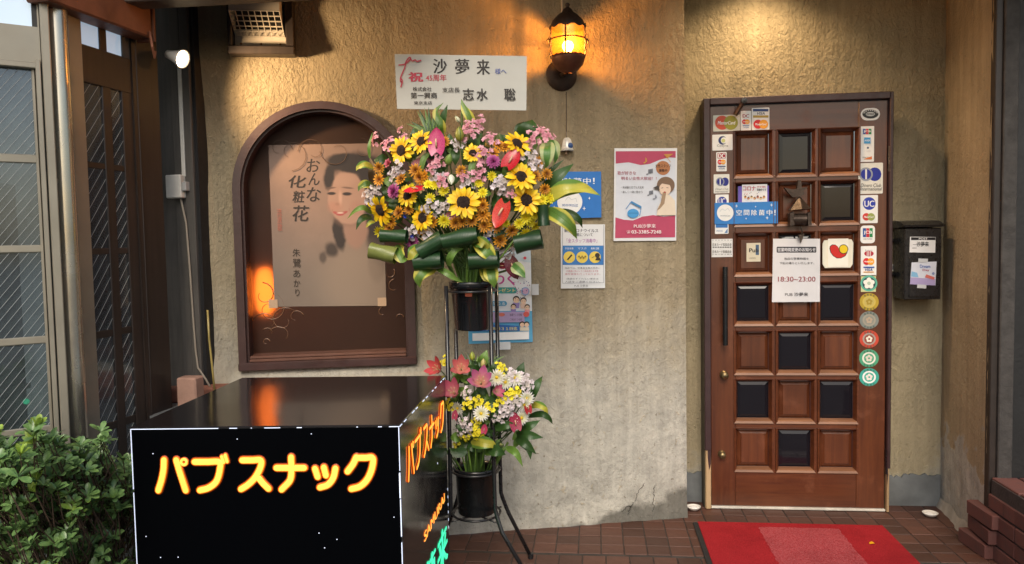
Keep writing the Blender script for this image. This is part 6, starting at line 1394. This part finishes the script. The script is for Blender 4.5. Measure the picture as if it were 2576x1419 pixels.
rolled('long dark rolled leaf slanting across under the bouquet, left half', 525, 1110, 700, 1010, .030, 2.93); rolled('dark rolled leaf continuing to the right under the central blooms', 695, 1035, 950, 985, .030, 2.92); rolled('dark rolled leaf with a shiny ridge under the left sunflower', 245, 990, 435, 1000, .024, 2.95); rolled('dark rolled leaf sticking out to the right under the yellow blooms', 1220, 1055, 1415, 1015, .034, 2.97); rolled('lower dark rolled leaf left of the stems', 490, 1185, 690, 1165, .032, 2.95); rolled('lower dark rolled leaf right of the stems', 890, 1175, 1100, 1165, .032, 2.95); rolled('pale olive leaf curled into a loop at the lower left', 170, 1095, 355, 1140, .030, 2.93, LF_RL); rolled('upright dark rolled leaf right of the lower yellow blooms', 1420, 770, 1430, 920, .022, 2.99)

# ------------------------------------------------------------------ lower bouquet
c3 = crop(1380, 1100, 828 / 420)
zl = at(1188, 1180, SY).z; tg2 = Vector((SX, SY, zl - .02))
pos2, root2 = bouquet(c3, 370, 400, 330, 340, 3.06, .14, tg2)
LILP = petal_bm(1., .50, 6, .28, .22, x0=.06, base=.25, wav=.015).mesh('petal', True)
def lily(root, lab, x, y, r, c_in, c_out, face, ex=.02):
    o = root('lily', lab, 'lily', None, x, y, r, ex, face); m_ = petmat('lily_' + lab[:12], c_in, c_out, .5, trans=.15); me = LILP.copy(); me.materials.append(m_)
    for i in range(6): k = put('petal', me, None, o); k.rotation_euler = (0, -.45 - .12 * (i % 2), 2 * math.pi * (i + random.uniform(-.12, .12)) / 6)
    for i in range(5): a = R(72 * i + 20); B().tube([(0, 0, .1), (.12 * math.cos(a), .12 * math.sin(a), .45), (.2 * math.cos(a), .2 * math.sin(a), .62)], [.018, .015, .03], 5).build('stamen', mat('stamen', (.5, .42, .2), .6), o)
lily(root2, 'large mauve-pink open lily in the middle of the lower bouquet', 340, 275, 125, (.62, .32, .22), (.50, .13, .28), (.1, -.8, .55)); lily(root2, 'coral lily beside the stand leg at the top of the lower bouquet', 215, 185, 105, (.66, .30, .22), (.62, .14, .15), (.1, -.9, .5)); lily(root2, 'pink lily beside the sign box edge in the lower bouquet', 175, 340, 112, (.60, .25, .25), (.52, .10, .17), (-.2, -.8, .6)); lily(root2, 'red-pink lily at the upper left behind the sign box', 80, 185, 100, (.55, .12, .10), (.60, .08, .09), (-.4, -.8, .4)); lily(root2, 'small pink lily right of the large mauve one', 432, 325, 66, (.60, .28, .3), (.52, .10, .2), (.5, -.8, .3))
scatter(root2, [(460, 160), (545, 325), (310, 378), (255, 402), (135, 395), (320, 510), (320, 585), (245, 612), (460, 382), (115, 135), (470, 185), (520, 345), (570, 330), (335, 400), (300, 560), (395, 430), (140, 420), (180, 660, .8)], STK_Y, 'yellow_chrysanthemum', 'small yellow bloom', 'chrysanthemum', 'yellow blooms of the lower bouquet', 48)
o = root2('white_daisy', 'largest white daisy, face on, in the lower bouquet', 'daisy', None, 340, 462, 58, .04, (0, -1, .1)); put('bloom', DAISY[0], None, o); B().lathe([(0, .20), (.14, .17), (.20, .06)], 12).build('centre', M_yc, o, smooth=True)
scatter(root2, [(190, 428), (628, 368), (612, 405), (440, 232), (492, 262), (555, 238), (595, 490), (415, 245)], DAISY, 'white_daisy', 'white daisy turned aside', 'daisy', 'white daisies of the lower bouquet', 54, core=M_yc)
scatter(root2, [(250, 340), (225, 515), (225, 572), (500, 405), (500, 440), (560, 388), (622, 250), (632, 285), (535, 225), (265, 560), (460, 480), (590, 230)], STK_W, 'white_stock', 'small white blossoms', 'stock flower', 'white stocks of the lower bouquet', 54)
anth(root2, 'maroon-pink anthurium at the right of the lower bouquet', 560, 535, 75, '8f2440', 100, (.3, -1, .2)); anth(root2, 'narrow red anthurium above the maroon one', 638, 435, 55, 'a01c22', 95, (.6, -.7, .2)); anth(root2, 'small pink bloom under the largest daisy', 358, 572, 40, 'a83a58', 80, (0, -1, .1)); anth(root2, 'small rose bloom beside the sign box in the lower bouquet', 172, 482, 40, 'b04a62', 80, (-.2, -1, .1))
bud(root2, 'yellow-green lily bud at the top of the lower bouquet', 285, 120, 48, '9aa03a', (0, -.1, 1)); bud(root2, 'cream lily bud beside the stand leg', 352, 165, 50, 'b0a060', (.1, -.1, 1)); bud(root2, 'pale bud low at the right of the lower bouquet', 465, 660, 30, '8a8a5a', (.2, -1, .2))
for lab, pts, W, m, dp in (('dark upright leaf at the upper right of the lower bouquet', [(580, 250), (590, 190), (612, 135)], .04, LF_G, (3.06, 3.04, 3.05)), ('tall green leaf at the right edge of the lower bouquet', [(640, 390), (665, 330), (700, 270), (730, 225)], .04, LF_G, (3.05, 3.0, 3.0, 3.03)), ('yellow-brown leaf bending over at the right of the lower bouquet', [(640, 420), (700, 405), (745, 430), (765, 480)], .028, LF_Y, (3.04, 2.98, 2.97, 2.99)), ('thin dark leaf hanging at the far right of the lower bouquet', [(640, 480), (720, 465), (770, 490), (795, 530)], .026, LF_G, (3.04, 2.98, 2.98, 3.0)), ('green leaf pointing right below the maroon bloom', [(560, 600), (640, 600), (735, 615)], .04, LF_G, (3.0, 2.95, 2.97)), ('lower green leaf pointing down right', [(560, 610), (620, 650), (690, 720)], .04, LF_G, (3.0, 2.94, 2.95)), ('drooping leaf tip at the lower right', [(580, 640), (640, 680), (655, 755)], .03, LF_G, (3.0, 2.95, 2.95)), ('light leaf hanging below the lower bouquet', [(500, 680), (560, 710), (605, 800)], .03, LF_L, (2.99, 2.94, 2.95)), ('orange-tinted leaf over the lower bucket', [(280, 660), (340, 645), (400, 655), (440, 690)], .05, LF_Y, (2.97, 2.93, 2.93, 2.95)), ('dark leaf across the middle of the lower bouquet', [(430, 560), (500, 535), (575, 540)], .035, LF_G, (2.95, 2.92, 2.94)), ('long dark leaf over the lower bucket rim', [(380, 690), (440, 700), (495, 725)], .045, LF_G, (2.96, 2.93, 2.95)), ('broad dark leaf right of the largest daisy', [(400, 350), (425, 430), (420, 540)], .035, LF_G, (2.95, 2.92, 2.94)), ('green leaf slanting right above the green pointing leaf', [(600, 560), (650, 540), (715, 505)], .035, LF_G, (3.0, 2.96, 2.98)), ('leaf edge left over the lower bucket', [(250, 700), (180, 710), (140, 680)], .04, LF_G, (2.97, 2.95, 2.96))):
    lf1(lab, None, pts, W, m, dp, conv=c3)
for k in range(70):
    a = random.uniform(0, 6.28); q = math.sqrt(random.random()); x = 370 + 270 * q * math.cos(a); y = 430 + 290 * q * math.sin(a); b_ = random.uniform(0, 6.28); L = random.uniform(60, 120); P0, d, m_ = pos2(x, y); Y = P0.y + random.uniform(.0, .05)
    lf1('dark green filler leaf in the lower bouquet', 'filler leaves of the lower bouquet', [(x, y), (x + L * .5 * math.cos(b_), y + L * .5 * math.sin(b_)), (x + L * math.cos(b_), y + L * math.sin(b_))], random.uniform(.022, .042), (LF_G, LF_G, LF_L)[k % 3], (Y + .02, Y - .01, Y), conv=c3, n=3)
for k in range(14):
    x = 200 + 22 * k + random.uniform(-8, 8); lf1('slim blade standing up behind the lower bouquet', 'slim blades behind the lower bouquet', [(300 + 4 * k, 260), (x * .5 + 160, 150), (x + 10, 45 + random.uniform(0, 50))], .012, LF_L if k % 2 else LF_G, (3.1, 3.11, 3.13), conv=c3, n=3)
for k in range(18):
    a = random.uniform(-1, 1); s0 = Vector((SX + .06 * a, SY - random.uniform(0, .05), zl - .03)); s1 = Vector((SX + .15 * a, SY - random.uniform(.02, .12), zl + .12))
    o = B().tube([s0, s0 * .5 + s1 * .5, s1], random.uniform(.0025, .005), 6).build('cut_stem', (M_STEM, LF_L)[k % 2], smooth=True); tag(o, 'bare stem above the lower bucket', 'stem', 'bare stems above the lower bucket')

# ================================================================== AZALEA BUSH
random.seed(33)
bc = at(150, 1350, 2.05)
bush = thing('azalea_bush', 'leafy green azalea bush beside the illuminated sign box', 'shrub', Vector((bc.x, bc.y, 0)))
LFA = leafmat('azalea_leaf', (.085, .165, .055), (.175, .29, .09), .26, rand=.45, trans=.2); LFN = leafmat('azalea_young', (.20, .33, .045), (.34, .45, .07), .30, rand=.25, trans=.15)
def obovate(W, cup, lift):
    b = B(); prof = ((0, .10), (.22, .42), (.48, .84), (.70, 1.), (.88, .78), (.97, .38), (1., .06))
    for t, q in prof:
        for s_ in (-1, 0, 1): b.v.append((t - abs(s_) * .01, s_ * W * q / 2, lift * t + cup * t * t + abs(s_) * W * q * .13))
    for i in range(len(prof) - 1):
        for j in range(2): b.f.append((i * 3 + j, i * 3 + 3 + j, i * 3 + 4 + j, i * 3 + 1 + j))
    return b
AZ = obovate(.42, -.22, .12).mesh('leaf', True, LFA); AZN = obovate(.38, -.05, .2).mesh('leaf', True, LFN)
_az = obovate(.42, -.22, .12); azv, azf = _az.v, _az.f
def top_v(u): return 1128 + 30 * math.sin(u * .045) + 22 * math.sin(u * .11 + 1)
spots = []
while len(spots) < 1150:
    u = random.uniform(-90, 352); Y = random.uniform(1.70, 2.40); vt = top_v(u) - 40 * (2.05 - Y) * 2; v = vt + abs(random.gauss(0, 1)) * 110 if random.random() < .5 else random.uniform(vt, 1540)
    if v > 1560: continue
    P0 = at(u, v, Y)
    if P0.z < .05: continue
    # stay left of the sign box
    e = k4[3] - k4[0]; t = (P0.y - k4[0].y) / e.y
    if P0.x > k4[0].x + e.x * t - .05: continue
    if (P0.xy - pp.xy).length < .07: continue
    spots.append(P0)
spots.sort(key=lambda q: q.y + (1.2 - q.z) * .4)
rest = B(); stems_ = B(); cnt = 0
for i, P0 in enumerate(spots):
    up = Vector((random.uniform(-.5, .5), random.uniform(-.7, .1), 1)).normalized(); young = random.random() < .22; n = random.randint(6, 10); L0 = random.uniform(.026, .044)
    Q = Matrix.Translation(P0) @ up.to_track_quat('Z', 'Y').to_matrix().to_4x4()
    stems_.tube([P0, P0 - up * .07 + Vector((0, .01, -.02)), Vector((bc.x * .15 + P0.x * .85, bc.y * .15 + P0.y * .85 + .04, max(.0, P0.z - .13)))], [.0012, .0016, .0026], 4, False)
    for j in range(n):
        tilt = random.uniform(.1, .95) if not young else random.uniform(.5, 1.15); L = L0 * random.uniform(.7, 1.1)
        M_ = Q @ Matrix.Rotation(2.4 * j + random.uniform(-.3, .3), 4, 'Z') @ Matrix.Rotation(-tilt, 4, 'Y') @ Matrix.Scale(L, 4)
        if cnt < 300 and (i % 2 == 0 or young):
            o = put('leaf', AZN if young else AZ, None, bush, Matrix.Translation((-bc.x, -bc.y, 0)) @ M_); cnt += 1
        else: rest.add(azv, azf, Matrix.Translation((-bc.x, -bc.y, 0)) @ M_)
def massm():
    m = N('azalea_mass'); n = m.noise(9, 3, .6); n2 = m.noise(60, 2)
    c = m.mix(m.ramp(n2, [(.35, 0), (.65, 1)]), (.075, .155, .050), (.175, .29, .090)); c = m.mix(m.ramp(n, [(.58, 0), (.66, .8)]), c, (.22, .34, .05)); m.set(Base_Color=c, Roughness=.32); return m.m
o = rest.build('foliage', massm(), bush, smooth=True); o['kind'] = 'stuff'
stems_.v = [(x - bc.x, y - bc.y, z) for x, y, z in stems_.v]; stems_.build('branches', mat('twig', (.05, .030, .018), .8), bush)
o = B().box(-2.6, 1.2, -.02, k4[0].x - .02, 2.5, .06).build('planting_bed', mat('soil', (.035, .025, .018), .95, 0, .4, 10, .8, 50)); tag(o, None, None, kind='structure')
